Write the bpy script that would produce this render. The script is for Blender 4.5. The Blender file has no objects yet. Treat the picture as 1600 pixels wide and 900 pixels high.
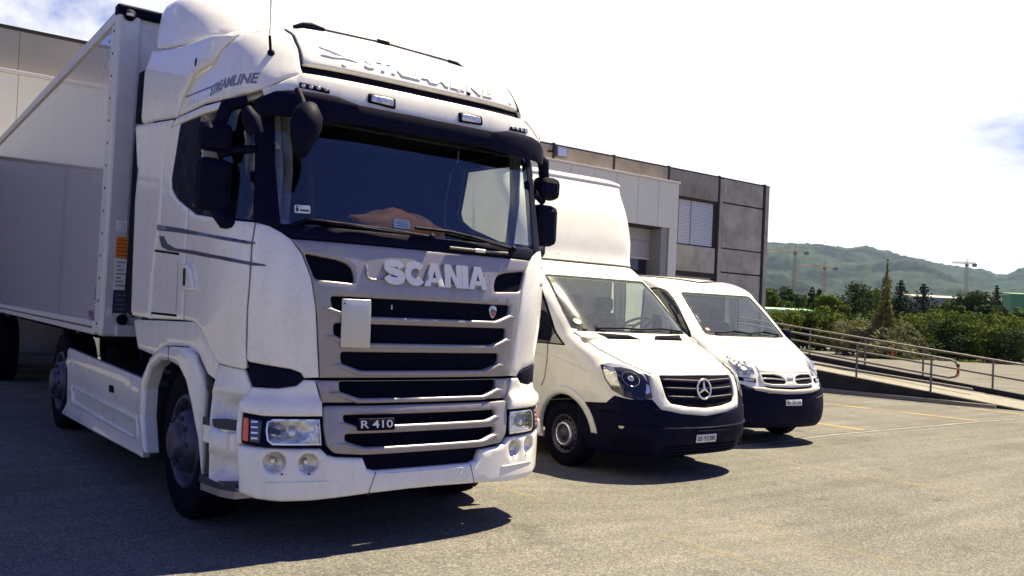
import bpy, bmesh, math, random
import numpy as np
from mathutils import Vector, Matrix
from mathutils.geometry import delaunay_2d_cdt

sc = bpy.context.scene
COL = sc.collection
R = math.radians
random.seed(5)

# ------------------------------------------------------------------ camera
YAW, PITCH, ROLL = R(36.656), R(1.4925), R(2.7075)
cam_d = bpy.data.cameras.new('camera'); cam = bpy.data.objects.new('camera', cam_d); COL.objects.link(cam)
_f = Vector((math.sin(YAW)*math.cos(PITCH), math.cos(YAW)*math.cos(PITCH), math.sin(PITCH)))
_r = Vector((math.cos(YAW), -math.sin(YAW), 0)); _u = _r.cross(_f)
_r2 = math.cos(ROLL)*_r + math.sin(ROLL)*_u; _u2 = -math.sin(ROLL)*_r + math.cos(ROLL)*_u
_m = Matrix((_r2, _u2, -_f)).transposed().to_4x4(); _m.translation = Vector((-2.863, -4.67, 1.58))
cam.matrix_world = _m
cam_d.sensor_width = 36; cam_d.lens = 36*1349/1600; cam_d.clip_start = .05; cam_d.clip_end = 20000
sc.camera = cam

# ------------------------------------------------------------------ sky and sun
SUN = Vector((.47, .015, .88)).normalized()
EL, AZ = math.asin(SUN.z), math.atan2(SUN.x, SUN.y)
world = bpy.data.worlds.new('World'); sc.world = world; world.use_nodes = True
nt = world.node_tree; N = nt.nodes; Lk = nt.links
bg = N['Background']
sky = N.new('ShaderNodeTexSky'); sky.sky_type = 'NISHITA'; sky.sun_disc = False
sky.sun_elevation = EL; sky.sun_rotation = AZ
sky.air_density = 1.0; sky.dust_density = 0.3; sky.ozone_density = 10.0; sky.altitude = 280
geo = N.new('ShaderNodeTexCoord')
sep = N.new('ShaderNodeSeparateXYZ'); Lk.new(geo.outputs['Generated'], sep.inputs[0])
mp = N.new('ShaderNodeMapping'); mp.inputs['Scale'].default_value = (1.0, 1.0, 2.6); mp.inputs['Rotation'].default_value = (0, 0, .6)
Lk.new(geo.outputs['Generated'], mp.inputs[0])
nz = N.new('ShaderNodeTexNoise'); nz.inputs['Scale'].default_value = 2.3; nz.inputs['Detail'].default_value = 9; nz.inputs['Roughness'].default_value = .56; nz.inputs['Distortion'].default_value = .35
Lk.new(mp.outputs[0], nz.inputs['Vector'])
# cloud cover: a bank of bright cloud over the hills ahead, thinning to clear blue sky overhead and behind
dt = N.new('ShaderNodeVectorMath'); dt.operation = 'DOT_PRODUCT'; dt.inputs[1].default_value = (.72, .69, 0); Lk.new(geo.outputs['Generated'], dt.inputs[0])
cv = N.new('ShaderNodeMapRange'); cv.interpolation_type = 'SMOOTHSTEP'
for k_, v_ in (('From Min', .42), ('From Max', .92), ('To Min', -.05), ('To Max', .20)): cv.inputs[k_].default_value = v_
Lk.new(dt.outputs['Value'], cv.inputs[0])
ad = N.new('ShaderNodeMath'); ad.operation = 'ADD'; Lk.new(nz.outputs[0], ad.inputs[0]); Lk.new(cv.outputs[0], ad.inputs[1])
cr = N.new('ShaderNodeMapRange'); cr.inputs['From Min'].default_value = .47; cr.inputs['From Max'].default_value = .64; cr.interpolation_type = 'SMOOTHSTEP'
Lk.new(ad.outputs[0], cr.inputs[0])
hz = N.new('ShaderNodeMapRange'); hz.inputs['From Min'].default_value = .85; hz.inputs['From Max'].default_value = .25; hz.inputs['To Min'].default_value = .25; hz.inputs['To Max'].default_value = 1.0
Lk.new(sep.outputs['Z'], hz.inputs[0])
ml = N.new('ShaderNodeMath'); ml.operation = 'MULTIPLY'; Lk.new(cr.outputs[0], ml.inputs[0]); Lk.new(hz.outputs[0], ml.inputs[1])
mxc = N.new('ShaderNodeMix'); mxc.data_type = 'RGBA'; Lk.new(ml.outputs[0], mxc.inputs[0]); 
tn = N.new('ShaderNodeMix'); tn.data_type = 'RGBA'; tn.blend_type = 'MULTIPLY'; tn.inputs[0].default_value = 1; tn.inputs[7].default_value = (.60, .55, 1.02, 1)  # the photograph's violet blue sky light
Lk.new(sky.outputs[0], tn.inputs[6]); Lk.new(tn.outputs[2], mxc.inputs[6])
mxc.inputs[7].default_value = (9.0, 9.0, 8.6, 1)
Lk.new(mxc.outputs[2], bg.inputs[0]); bg.inputs[1].default_value = 0.05
sun_d = bpy.data.lights.new('sun', 'SUN'); sun_d.energy = 5.0; sun_d.angle = R(.5); sun_d.color = (1.0, .86, .55)
sun = bpy.data.objects.new('sun', sun_d); COL.objects.link(sun); sun.rotation_euler = SUN.to_track_quat('Z', 'Y').to_euler()
vs = sc.view_settings; vs.view_transform = 'Standard'; vs.look = 'None'; vs.exposure = 1.42; vs.gamma = 1.0; vs.use_curve_mapping = False
cy = sc.cycles
cy.max_bounces = 8; cy.diffuse_bounces = 2; cy.glossy_bounces = 4; cy.transparent_max_bounces = 16; cy.transmission_bounces = 6
cy.use_denoising = True; cy.caustics_reflective = False; cy.caustics_refractive = False

# ------------------------------------------------------------------ curved shells of the vehicles

def pchip(xs, ys, x):
    """monotone cubic through (xs, ys) at x"""
    xs = np.asarray(xs, float); ys = np.asarray(ys, float); x = np.clip(np.asarray(x, float), xs[0], xs[-1])
    h = np.diff(xs); d = np.diff(ys) / h
    m = np.zeros(len(xs)); m[0] = d[0]; m[-1] = d[-1]
    for i in range(1, len(xs) - 1):
        if d[i-1] * d[i] > 0:
            a, b = 2*h[i] + h[i-1], h[i] + 2*h[i-1]
            m[i] = (a + b) / (a / d[i-1] + b / d[i])
    k = np.clip(np.searchsorted(xs, x) - 1, 0, len(xs) - 2)
    t = (x - xs[k]) / h[k]
    return ((2*t**3 - 3*t**2 + 1)*ys[k] + (t**3 - 2*t**2 + t)*h[k]*m[k] + (-2*t**3 + 3*t**2)*ys[k+1] + (t**3 - t**2)*h[k]*m[k+1])

class Surf:
    """Shell of a vehicle: at each height a superellipse nose that runs into straight sides.
    rows (z, nose y, half width, nose depth, exponent); chart (s, v): s = arc from the centre line, v = arc up the centre profile."""
    def __init__(self, rows, x0=0.0, y0=0.0, z0=0.0, rot=0.0):
        r = np.array(rows, float); self.o = np.array([x0, y0, z0]); self.r = r
        c, k = np.cos(rot), np.sin(rot); self.M = np.array([[c, k, 0], [-k, c, 0], [0, 0, 1]])  # local to world, rear swings to +x
        self.v = np.concatenate([[0], np.cumsum(np.hypot(np.diff(r[:, 0]), np.diff(r[:, 1])))])
    def row(self, v):
        return [pchip(self.v, self.r[:, k], v) for k in range(5)]
    def v_of_z(self, z):
        vv = np.linspace(0, self.v[-1], 2000)
        return np.interp(z, pchip(self.v, self.r[:, 0], vv), vv)
    def _arc(self, W, D, n):
        p = np.linspace(0, 1, 121); p = p*p*(3 - 2*p)*np.pi/2
        e = (2.0 / n)[:, None]
        x = W[:, None]*np.sin(p)[None]**e; y = D[:, None]*(1 - np.abs(np.cos(p))[None]**e)
        a = np.concatenate([np.zeros((len(W), 1)), np.cumsum(np.hypot(np.diff(x, axis=1), np.diff(y, axis=1)), axis=1)], axis=1)
        return x, y, a
    def raw(self, sv):
        sv = np.asarray(sv, float); s, v = sv[:, 0], sv[:, 1]
        z, y0, W, D, n = self.row(v)
        x, y, a = self._arc(W, D, n); q = np.abs(s); i = np.arange(len(sv)); L = a[:, -1]
        k = np.clip((a <= q[:, None]).sum(1) - 1, 0, a.shape[1] - 2)
        t = np.clip((q - a[i, k]) / (a[i, k+1] - a[i, k] + 1e-12), 0, 1); far = np.maximum(q - L, 0)
        out = np.stack([x[i, k] + t*(x[i, k+1] - x[i, k]), y0 + y[i, k] + t*(y[i, k+1] - y[i, k]) + far, z], 1)
        out[:, 0] *= np.where(s < 0, -1, 1)
        return out @ self.M.T + self.o
    def s_at(self, y, v, side=1):
        """arc coordinate of the point at (local) depth y on the flank"""
        z, y0, W, D, n = self.row(np.atleast_1d(v)); x, yy, a = self._arc(W, D, n); dy = y - y0
        s = np.array([a[i, -1] + dy[i] - D[i] if dy[i] >= D[i] else np.interp(dy[i], yy[i], a[i]) for i in range(len(dy))])
        return s * side
    def map(self, sv):
        sv = np.asarray(sv, float); e = 2e-3
        p = self.raw(sv)
        ds = self.raw(sv + [e, 0]) - self.raw(sv - [e, 0]); dv = self.raw(sv + [0, e]) - self.raw(sv - [0, e])
        n = np.cross(ds, dv); n /= np.linalg.norm(n, axis=1)[:, None] + 1e-12
        return p, n
    def inside(self, P):
        P = (np.asarray(P, float) - self.o) @ self.M
        v = self.v_of_z(P[:, 2]); z, y0, W, D, n = self.row(v)
        t = np.clip((y0 + D - P[:, 1]) / D, 0, None)
        g = (np.abs(P[:, 0]) / W)**n + t**n - 1
        g = np.where((P[:, 2] < self.r[0, 0]) | (P[:, 2] > self.r[-1, 0]), 1.0, g)
        return g
    def to_sv(self, P):
        P = (np.asarray(P, float) - self.o) @ self.M
        v = self.v_of_z(P[:, 2]); z, y0, W, D, n = self.row(v)
        x, y, a = self._arc(W, D, n); s = np.empty(len(P))
        for i in range(len(P)):
            dy = P[i, 1] - y0[i]
            if dy >= D[i]: s[i] = a[i, -1] + dy - D[i]
            else:
                ax = np.abs(P[i, 0])
                s[i] = np.interp(ax, x[i], a[i]) if ax < .8*W[i] else np.interp(dy, y[i], a[i])
        return np.stack([s*np.where(P[:, 0] < 0, -1, 1), v], 1)

TRUCK = [(.26, .12, 1.18, .75, 2.8), (.34, .04, 1.22, .72, 2.7), (.45, 0, 1.235, .7, 2.7), (.62, 0, 1.235, .7, 2.7), (.95, .03, 1.225, .72, 2.7), (1.04, .045, 1.215, .85, 3.1),
         (1.14, .055, 1.20, .95, 3.5), (1.5, .05, 1.21, .85, 3.6), (1.94, .10, 1.215, .8, 3.9), (2.02, .12, 1.215, .8, 3.9), (2.78, .31, 1.20, .75, 4.2), (2.9, .34, 1.195, .75, 4.2)]
ROOF = [(2.70, .19, 1.195, .72, 4.0), (2.84, .19, 1.19, .72, 4.0), (2.93, .21, 1.18, .74, 4.0), (2.99, .24, 1.175, .76, 4.0), (3.10, .30, 1.165, .8, 4.0), (3.22, .40, 1.14, .85, 3.9), (3.32, .55, 1.08, .9, 3.5), (3.385, .73, 1.01, .95, 3.2),
        (3.425, 1.0, .91, 1.0, 2.9), (3.45, 1.4, .72, .9, 2.6), (3.46, 1.9, .4, .5, 2.4)]
VISOR = [(2.55, .20, 1.20, .72, 4.0), (2.66, .155, 1.20, .72, 4.0), (2.78, .15, 1.20, .72, 4.0), (2.88, .17, 1.19, .72, 4.0)]
VAN = [(.22, .10, .90, .55, 2.8), (.34, .02, .93, .55, 2.7), (.5, 0, .95, .55, 2.7), (.66, .01, .97, .58, 2.7), (.8, .05, .985, .6, 2.7), (.95, .09, .99, .65, 2.7), (1.05, .15, .99, .7, 2.9), (1.14, .34, .99, .72, 3.2), (1.25, .60, .99, .65, 3.8), (1.36, .86, .985, .55, 4.2), (1.43, 1.0, .98, .5, 4.4),
       (1.6, 1.20, .97, .43, 4.6), (2.0, 1.66, .95, .38, 5.0), (2.22, 1.95, .93, .38, 5.0), (2.32, 2.14, .87, .42, 4.2), (2.39, 2.5, .72, .5, 3.0), (2.42, 3.0, .5, .4, 2.6)]
MINI = [(.22, .10, .86, .5, 2.7), (.34, .02, .91, .5, 2.6), (.5, 0, .945, .52, 2.5), (.70, .02, .96, .55, 2.5), (.82, .06, .97, .6, 2.5), (.93, .12, .975, .62, 2.6), (1.02, .18, .98, .6, 2.8), (1.12, .32, .985, .55, 3.2), (1.25, .55, .985, .50, 3.8), (1.36, .74, .985, .45, 4.4),
        (1.43, .87, .985, .42, 4.8), (1.6, 1.07, .98, .40, 5), (1.95, 1.48, .965, .36, 5.5), (2.12, 1.70, .94, .36, 5.2), (2.23, 2.0, .88, .40, 4.4), (2.29, 2.5, .72, .4, 3.2), (2.31, 3.0, .4, .3, 2.5)]
VO = (4.15, 1.28, -.06); MO = (7.15, 2.35, -.06, np.radians(6))
TRUCK += [(3.0, .38, 1.17, .9, 4.2)]
FLANK = [(.10, .6, 1.225, .5, 4), (1.4, .6, 1.22, .5, 4), (2.8, .6, 1.21, .5, 4), (3.7, .6, 1.17, .5, 4)]
DOME = [(3.22, 1.15, 1.17, 1.0, 3.2), (3.46, 1.30, 1.165, 1.0, 3.3), (3.67, 1.50, 1.15, .95, 3.4), (3.83, 1.80, 1.11, .7, 3.3), (3.92, 2.1, 1.0, .5, 3.0), (3.96, 2.5, .7, .3, 2.6)]
FAIR = [(2.22, 1.96, .95, .45, 4.4), (2.3, 2.03, .97, .44, 4.4), (2.6, 2.10, 1.01, .43, 5), (2.95, 2.22, 1.035, .42, 5), (3.25, 2.40, 1.05, .36, 5.5), (3.38, 2.47, 1.05, .3, 6), (3.45, 2.58, 1.04, .3, 6), (3.47, 2.8, 1.0, .3, 6)]

# panel outlines in the charts of those shells (metres)
P = {
    'corner_panel': [[-1.101, 1.815],[-1.023, 1.8],[-0.948, 1.761],[-0.898, 1.724],[-0.837, 1.64],[-0.782, 1.497],[-0.751, 1.328],[-0.71, 0.961],[-0.705, 0.914],[-0.792, 0.908],[-0.813, 0.938],[-0.872, 0.959],[-1.123, 0.989],[-1.139, 1.01],[-1.148, 1.31],[-1.126, 1.686],[-1.11, 1.772]],
    'corner_vent': [[-1.123, 0.985],[-0.872, 0.955],[-0.813, 0.938],[-0.796, 0.904],[-0.835, 0.866],[-0.939, 0.846],[-1.09, 0.852],[-1.114, 0.903],[-1.118, 0.944]],
    'door': [[-1.107, 1.815],[-1.134, 1.686],[-1.157, 1.31],[-1.152, 1.085],[-1.136, 0.954],[-1.155, 0.945],[-1.378, 0.967],[-1.462, 1.039],[-1.577, 1.118],[-1.653, 1.162],[-1.816, 1.199],[-2.011, 1.2],[-2.028, 1.451],[-2.016, 1.62],[-2.001, 1.725],[-1.955, 1.939],[-1.804, 1.889],[-1.25, 1.825],[-1.151, 1.818]],
    'sleeper': [[-1.976, 1.944],[-2.022, 1.727],[-2.037, 1.62],[-2.043, 1.409],[-2.033, 1.199],[-2.796, 1.18],[-2.84, 1.263],[-2.811, 1.448],[-2.785, 1.571],[-2.709, 1.739],[-2.62, 1.908],[-2.574, 2.166],[-2.555, 2.296],[-2.407, 2.571],[-2.217, 2.586],[-2.185, 2.571],[-2.368, 2.189],[-2.347, 2.106],[-2.22, 2.026],[-2.096, 1.984]],
    'cant_rail': [[-2.391, 2.579],[-2.249, 2.625],[-1.644, 2.611],[-1.482, 2.598],[-1.358, 2.594],[-1.268, 2.597],[-1.197, 2.606],[-1.084, 2.634],[-1.006, 2.664],[-0.979, 2.677],[-1.053, 2.608],[-1.148, 2.575],[-1.201, 2.561],[-1.271, 2.55],[-1.361, 2.545],[-1.484, 2.547],[-1.643, 2.557],[-2.279, 2.576]],
    'side_window': [[-2.17, 2.566],[-1.643, 2.553],[-1.484, 2.543],[-1.361, 2.541],[-1.271, 2.546],[-1.201, 2.557],[-1.076, 2.598],[-1.095, 2.148],[-1.117, 1.827],[-1.31, 1.834],[-1.804, 1.894],[-2.213, 2.03],[-2.34, 2.11],[-2.36, 2.188],[-2.197, 2.513]],
    'pillar': [[-1.073, 2.598],[-0.969, 2.632],[-0.977, 2.202],[-0.966, 1.92],[-0.958, 1.788],[-1.101, 1.821],[-1.113, 1.827],[-1.085, 2.258],[-1.075, 2.541]],
    'ws_left': [[-0.964, 2.615],[-0.974, 2.202],[-0.962, 1.916],[-0.953, 1.777],[-0.898, 1.733]],
    'hood_left': [[-0.897, 1.726],[-0.833, 1.642],[-0.779, 1.497],[-0.742, 1.283],[-0.699, 0.912]],
    'vent_opening': [[-0.822, 1.643],[-0.624, 1.618],[-0.558, 1.597],[-0.53, 1.566],[-0.518, 1.516],[-0.522, 1.483],[-0.762, 1.494],[-0.809, 1.606]],
    'op1': [[-0.623, 1.395],[-0.615, 1.331],[-0.5, 1.285]],
    'op2': [[-0.605, 1.231],[-0.597, 1.167],[-0.477, 1.123]],
    'op3': [[-0.586, 1.068],[-0.578, 1.0],[-0.442, 0.955]],
    'op4': [[-0.583, 0.892],[-0.578, 0.838],[-0.562, 0.823],[-0.441, 0.789]],
    'op5': [[-0.557, 0.689],[-0.553, 0.651],[-0.466, 0.625]],
    'op6': [[-0.55, 0.572],[-0.546, 0.537],[-0.417, 0.496]],
    'op1r': [[0.708, 1.396],[0.692, 1.331],[0.554, 1.282]],
    'op2r': [[0.673, 1.232],[0.67, 1.157],[0.526, 1.117]],
    'plate_holder': [[-0.601, 1.385],[-0.416, 1.386],[-0.408, 1.094],[-0.594, 1.098],[-0.601, 1.337]],
    'band4': [[-0.723, 0.896],[-0.684, 0.763]],
    'lower_left': [[-0.678, 0.746],[-0.678, 0.612],[-0.659, 0.515],[-0.61, 0.467],[-0.43, 0.451]],
    'bump_left': [[-1.183, 0.512],[-0.981, 0.5],[-0.69, 0.497],[-0.648, 0.457],[-0.598, 0.443],[-0.429, 0.432],[-0.399, 0.365],[-0.344, 0.351]],
    'bump_edge': [[-1.183, 0.512],[-1.154, 0.235]],
    'bump_bottom': [[-1.15, 0.224],[-1.045, 0.191],[-0.903, 0.182],[-0.728, 0.186],[-0.387, 0.213],[-0.106, 0.223]],
    'headlight': [[-1.133, 0.694],[-1.012, 0.679],[-0.687, 0.68],[-0.679, 0.502],[-0.99, 0.502],[-1.142, 0.521],[-1.136, 0.65]],
    'lens': [[-0.99, 0.646],[-0.958, 0.66],[-0.702, 0.662],[-0.691, 0.523],[-0.964, 0.523],[-0.989, 0.544],[-0.997, 0.595],[-0.994, 0.62]],
    'turn': [[-1.129, 0.668],[-1.098, 0.666],[-1.1, 0.532],[-1.134, 0.537],[-1.131, 0.624]],
    'park': [[-1.09, 0.663],[-1.023, 0.655],[-1.036, 0.528],[-1.092, 0.532],[-1.091, 0.619]],
    'ledge': [[-1.151, 0.755],[-1.121, 0.79],[-1.089, 0.846],[-0.939, 0.844],[-0.834, 0.862],[-0.796, 0.897],[-0.727, 0.896],[-0.687, 0.763],[-0.685, 0.685],[-1.012, 0.681],[-1.133, 0.697],[-1.154, 0.711]],
    'lamp_frame': [[-1.166, 0.71],[-1.153, 0.747],[-1.138, 0.701],[-1.144, 0.52],[-1.182, 0.519],[-1.17, 0.662]],
    'fogs': [[-0.951, 0.419],[-0.758, 0.413]],
    'stripe1': [[-2.705, 1.869],[-2.161, 1.817],[-1.273, 1.716],[-1.109, 1.692],[-1.101, 1.683],[-1.161, 1.681],[-1.567, 1.729],[-2.068, 1.775],[-2.706, 1.828]],
    'stripe2': [[-2.656, 1.78],[-2.54, 1.775],[-2.443, 1.716],[-2.239, 1.677],[-1.878, 1.654],[-1.335, 1.603],[-1.048, 1.563],[-1.04, 1.554],[-1.12, 1.554],[-1.407, 1.589],[-2.055, 1.642],[-2.441, 1.67],[-2.589, 1.697],[-2.624, 1.738]],
    'handle': [[-2.069, 1.561],[-1.928, 1.567],[-1.843, 1.533],[-1.766, 1.399],[-1.811, 1.387],[-2.02, 1.397],[-2.076, 1.493],[-2.073, 1.527]],
    'locker_lines': [[-2.793, 1.678],[-2.162, 1.636],[-2.804, 1.222],[-2.162, 1.224]],
    'step_box': [[-1.38, 0.959],[-1.15, 0.94],[-1.063, 0.786],[-1.155, 0.755],[-1.162, 0.71],[-1.166, 0.474],[-1.155, 0.242],[-1.263, 0.269],[-1.402, 0.287],[-1.42, 0.649],[-1.406, 0.75],[-1.412, 0.8],[-1.403, 0.896],[-1.393, 0.927]],
    'sticker': [[-0.871, 1.938],[-0.777, 1.941],[-0.78, 1.89],[-0.873, 1.888]],
    'roof_side': [[-2.4, 0.132],[-2.37, 0.19],[-2.329, 0.252],[-2.033, 0.41],[-1.776, 0.423],[-1.619, 0.413],[-1.52, 0.441],[-1.432, 0.473],[-1.354, 0.494],[-1.287, 0.523],[-1.227, 0.56],[-1.171, 0.581],[-1.119, 0.611],[-1.064, 0.625],[-1.01, 0.648],[-0.955, 0.682],[-0.902, 0.693],[-0.848, 0.713],[-0.845, 0.653],[-0.834, 0.611],[-0.839, 0.52],[-0.834, 0.453],[-0.843, 0.3],[-0.837, 0.266],[-1.005, 0.169],[-1.08, 0.125],[-1.188, 0.1],[-1.255, 0.092],[-1.34, 0.089],[-1.457, 0.093],[-1.788, 0.122],[-2.237, 0.13]],
    'roof_front_left': [[-0.834, 0.719],[-0.826, 0.614],[-0.831, 0.522],[-0.826, 0.455],[-0.832, 0.327]],
    'strip_left': [[-0.837, 0.266],[-1.072, 0.123]],
    'gap_left': [[-0.832, 0.322],[-0.836, 0.271]],
    'led': [[-0.865, 0.185],[-0.686, 0.169],[-0.684, 0.143],[-0.866, 0.153]],
    'spot': [[-0.429, 0.192],[-0.241, 0.19],[-0.241, 0.123],[-0.435, 0.133],[-0.433, 0.162]],
    'streamline_side': [[-1.667, 0.156],[-1.105, 0.172],[-1.086, 0.238],[-1.638, 0.21]],
    'stripe_roof': [[-2.312, 0.265],[-1.652, 0.223],[-1.625, 0.205],[-2.299, 0.245]],
    'letters_front': [[-0.435, 0.398],[0.57, 0.344]],
    'antenna': [[-1.006, 0.377]],
    'visor_top': [[-1.13, 0.215],[-1.017, 0.271],[-0.906, 0.289],[-0.72, 0.292],[-0.64, 0.289],[-0.504, 0.26],[-0.252, 0.26]],
    'visor_bottom': [[-0.418, 0.137],[-0.727, 0.12],[-0.862, 0.125],[-1.114, 0.119]],
    'defl_up': [[-3.046, 3.27],[-2.915, 3.337],[-2.897, 3.391],[-2.692, 3.345],[-1.993, 3.224],[-1.347, 3.15],[-1.256, 3.135],[-1.144, 3.132],[-1.099, 3.136],[-1.189, 3.058],[-1.227, 3.032],[-1.268, 2.996],[-1.32, 2.964],[-1.573, 2.959],[-1.699, 2.954],[-1.929, 2.822],[-1.995, 2.72],[-2.075, 2.724],[-2.998, 2.824],[-3.02, 3.076],[-3.037, 3.205]],
    'defl_low': [[-3.185, 2.83],[-2.089, 2.714],[-2.156, 2.658],[-2.259, 2.393],[-2.255, 2.018],[-2.351, 1.687],[-2.385, 1.379],[-2.347, 1.297],[-2.91, 1.301],[-2.927, 1.366],[-3.019, 2.199],[-2.998, 2.425],[-3.151, 2.761]],
    'rubber_up': [[-3.255, 3.28],[-3.046, 3.27],[-3.006, 2.945],[-2.997, 2.818],[-3.213, 2.85],[-3.229, 3.063],[-3.246, 3.207]],
    'rubber_low': [[-3.205, 2.828],[-2.99, 2.797],[-2.998, 2.425],[-3.019, 2.199],[-2.927, 1.366],[-2.897, 1.287],[-3.096, 1.331],[-3.198, 1.513],[-3.171, 1.9],[-3.2, 2.446],[-3.202, 2.764]],
    'dome_edge': [[-1.906, 0.311],[-1.692, 0.258],[-1.515, 0.221],[-1.382, 0.202],[-1.288, 0.208],[-1.209, 0.221],[-1.139, 0.238],[-1.075, 0.261],[-0.965, 0.272],[-0.861, 0.293],[-0.8, 0.317]],
    'fender': [[-2.229, 0.347],[-2.401, 0.541],[-2.46, 0.744],[-2.402, 0.848],[-2.18, 1.031],[-1.95, 1.113],[-1.721, 1.134],[-1.423, 1.146],[-1.327, 1.128],[-1.263, 1.108],[-1.187, 0.994],[-1.162, 0.888],[-1.159, 0.351],[-1.173, 0.35],[-1.209, 0.6],[-1.273, 0.808],[-1.316, 0.9],[-1.343, 0.946],[-1.403, 0.983],[-1.478, 1.02],[-1.701, 1.04],[-1.931, 1.029],[-2.162, 0.951],[-2.284, 0.804],[-2.28, 0.603],[-2.161, 0.358]],
    'skirt': [[-5.504, 0.891],[-4.342, 0.873],[-3.404, 0.859],[-2.401, 0.843],[-2.325, 0.299],[-3.384, 0.277],[-4.275, 0.258],[-5.432, 0.232],[-5.343, 0.281],[-5.481, 0.802]],
    'skirt_step': [[-5.464, 0.829],[-4.323, 0.815],[-3.127, 0.8],[-2.407, 0.791],[-2.394, 0.7],[-3.382, 0.707],[-4.305, 0.713],[-5.444, 0.72],[-5.454, 0.774]],
    'skirt_panel': [[-5.161, 0.548],[-4.088, 0.56],[-2.955, 0.572],[-2.484, 0.577],[-2.476, 0.391],[-3.47, 0.378],[-4.396, 0.366],[-5.129, 0.357],[-5.15, 0.484]],
    'lower_cab': [[-3.33, 1.156],[-2.189, 1.185],[-1.816, 1.195],[-1.653, 1.158],[-1.51, 1.071],[-1.422, 0.999],[-1.384, 0.963],[-1.397, 0.915],[-1.401, 0.869],[-1.495, 0.892],[-1.662, 0.997],[-1.908, 1.03],[-2.212, 1.018],[-2.444, 0.997],[-2.677, 0.917],[-3.162, 0.937],[-3.269, 1.054],[-3.3, 1.105]],
    'tank_cap': [[-3.489, 0.71],[-3.35, 0.713],[-3.334, 0.657],[-3.473, 0.653]],
    'n_head': [[-1.066, 1.039],[-0.932, 1.102],[-0.796, 1.075],[-0.759, 1.006],[-0.716, 0.942],[-0.659, 0.888],[-0.674, 0.797],[-0.677, 0.718],[-0.673, 0.642],[-0.804, 0.612],[-0.959, 0.642],[-1.078, 0.702],[-1.133, 0.809],[-1.131, 0.892]],
    'n_headlens': [[-1.064, 1.01],[-0.959, 1.055],[-0.876, 1.052],[-0.959, 0.876],[-0.963, 0.81],[-0.961, 0.75],[-0.999, 0.683],[-1.067, 0.722],[-1.116, 0.817],[-1.114, 0.889]],
    'n_grille': [[-0.542, 0.872],[-0.04, 0.887],[0.607, 0.868],[0.474, 0.697],[0.43, 0.624],[0.317, 0.584],[-0.008, 0.53],[-0.25, 0.55],[-0.486, 0.579],[-0.535, 0.643],[-0.545, 0.716],[-0.549, 0.791]],
    'n_surround': [[-0.645, 0.888],[-0.543, 0.886],[-0.141, 0.901],[-0.027, 0.903],[0.471, 0.885],[0.657, 0.875],[0.651, 0.818],[0.661, 0.767],[0.6, 0.692],[0.56, 0.618],[0.456, 0.554],[0.196, 0.508],[-0.021, 0.461],[-0.351, 0.493],[-0.587, 0.537],[-0.64, 0.63],[-0.65, 0.71],[-0.654, 0.794]],
    'n_black': [[-1.586, 0.53],[-1.172, 0.564],[-1.058, 0.647],[-0.899, 0.62],[-0.675, 0.629],[-0.596, 0.527],[-0.352, 0.483],[-0.021, 0.451],[0.174, 0.477],[0.468, 0.487],[0.687, 0.485]],
    'n_slat1': [[-0.526, 0.794],[0.011, 0.805]],
    'n_wside': [[-1.032, 2.243],[-1.096, 1.865],[-1.157, 1.698],[-1.253, 1.497],[-1.481, 1.642],[-1.321, 1.837],[-1.124, 2.108]],
    'n_door': [[-1.46, 1.581],[-1.725, 1.24],[-1.851, 1.074],[-2.006, 0.903],[-2.064, 0.809],[-2.107, 0.733],[-2.187, 0.641]],
    'n_vent1': [[-0.666, 1.822],[-0.21, 1.791],[-0.155, 1.744],[-0.105, 1.694],[-0.59, 1.689],[-0.624, 1.759]],
    'n_plate': [[-0.001, 0.227]],
    'n_arch': [[-2.255, 0.562],[-2.139, 0.652],[-1.928, 0.7],[-1.748, 0.69],[-1.64, 0.62],[-1.586, 0.53]],
    'n_fog': [[-1.007, 0.356]],
    'm_head': [[-0.799, 1.131],[-0.654, 1.125],[-0.55, 1.038],[-0.556, 0.952],[-0.549, 0.876],[-0.554, 0.757],[-0.801, 0.755],[-0.827, 0.85],[-0.825, 0.979]],
    'm_fog': [[-0.806, 0.736],[-0.57, 0.709],[-0.579, 0.654],[-0.812, 0.689]],
    'm_grille': [[-0.484, 0.791],[0.035, 0.783],[0.54, 0.799],[0.42, 0.675],[0.366, 0.639],[0.003, 0.615],[-0.345, 0.614],[-0.499, 0.638],[-0.492, 0.714]],
    'm_g1': [[-0.462, 0.769],[-0.24, 0.763],[-0.118, 0.725],[-0.102, 0.66],[-0.157, 0.642],[-0.347, 0.641],[-0.471, 0.666]],
    'm_g2': [[0.144, 0.726],[0.258, 0.759],[0.455, 0.781],[0.383, 0.695],[0.051, 0.642]],
    'm_silver': [[-0.645, 0.582],[-0.507, 0.612],[-0.356, 0.579],[-0.01, 0.579],[0.389, 0.62],[0.522, 0.663],[0.572, 0.552],[0.414, 0.534],[0.286, 0.515],[-0.16, 0.515],[-0.429, 0.536],[-0.541, 0.559]],
    'm_side': [[-0.986, 2.689],[-0.865, 2.664],[-0.847, 2.48],[-0.877, 2.316],[-0.967, 1.703],[-1.015, 1.753],[-0.988, 2.231],[-0.991, 2.532]],
    'm_plate': [[-0.015, 0.399]],
    'm_emblem': [[-0.01, 0.697]],
    'n_ws_left': [[-0.816, 2.657],[-0.853, 2.312],[-0.884, 1.908],[-0.829, 1.88]],
    'n_hood_left': [[-0.915, 1.847],[-0.89, 1.763],[-0.866, 1.562],[-0.86, 1.456],[-0.762, 1.134],[-0.723, 1.07],[-0.691, 1.004],[-0.653, 0.942],[-0.601, 0.89],[-0.204, 0.898],[-0.091, 0.898]],
    'm_ws_left': [[-0.587, 2.657],[-0.657, 2.318],[-0.762, 1.688],[-0.689, 1.654]],
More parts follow.
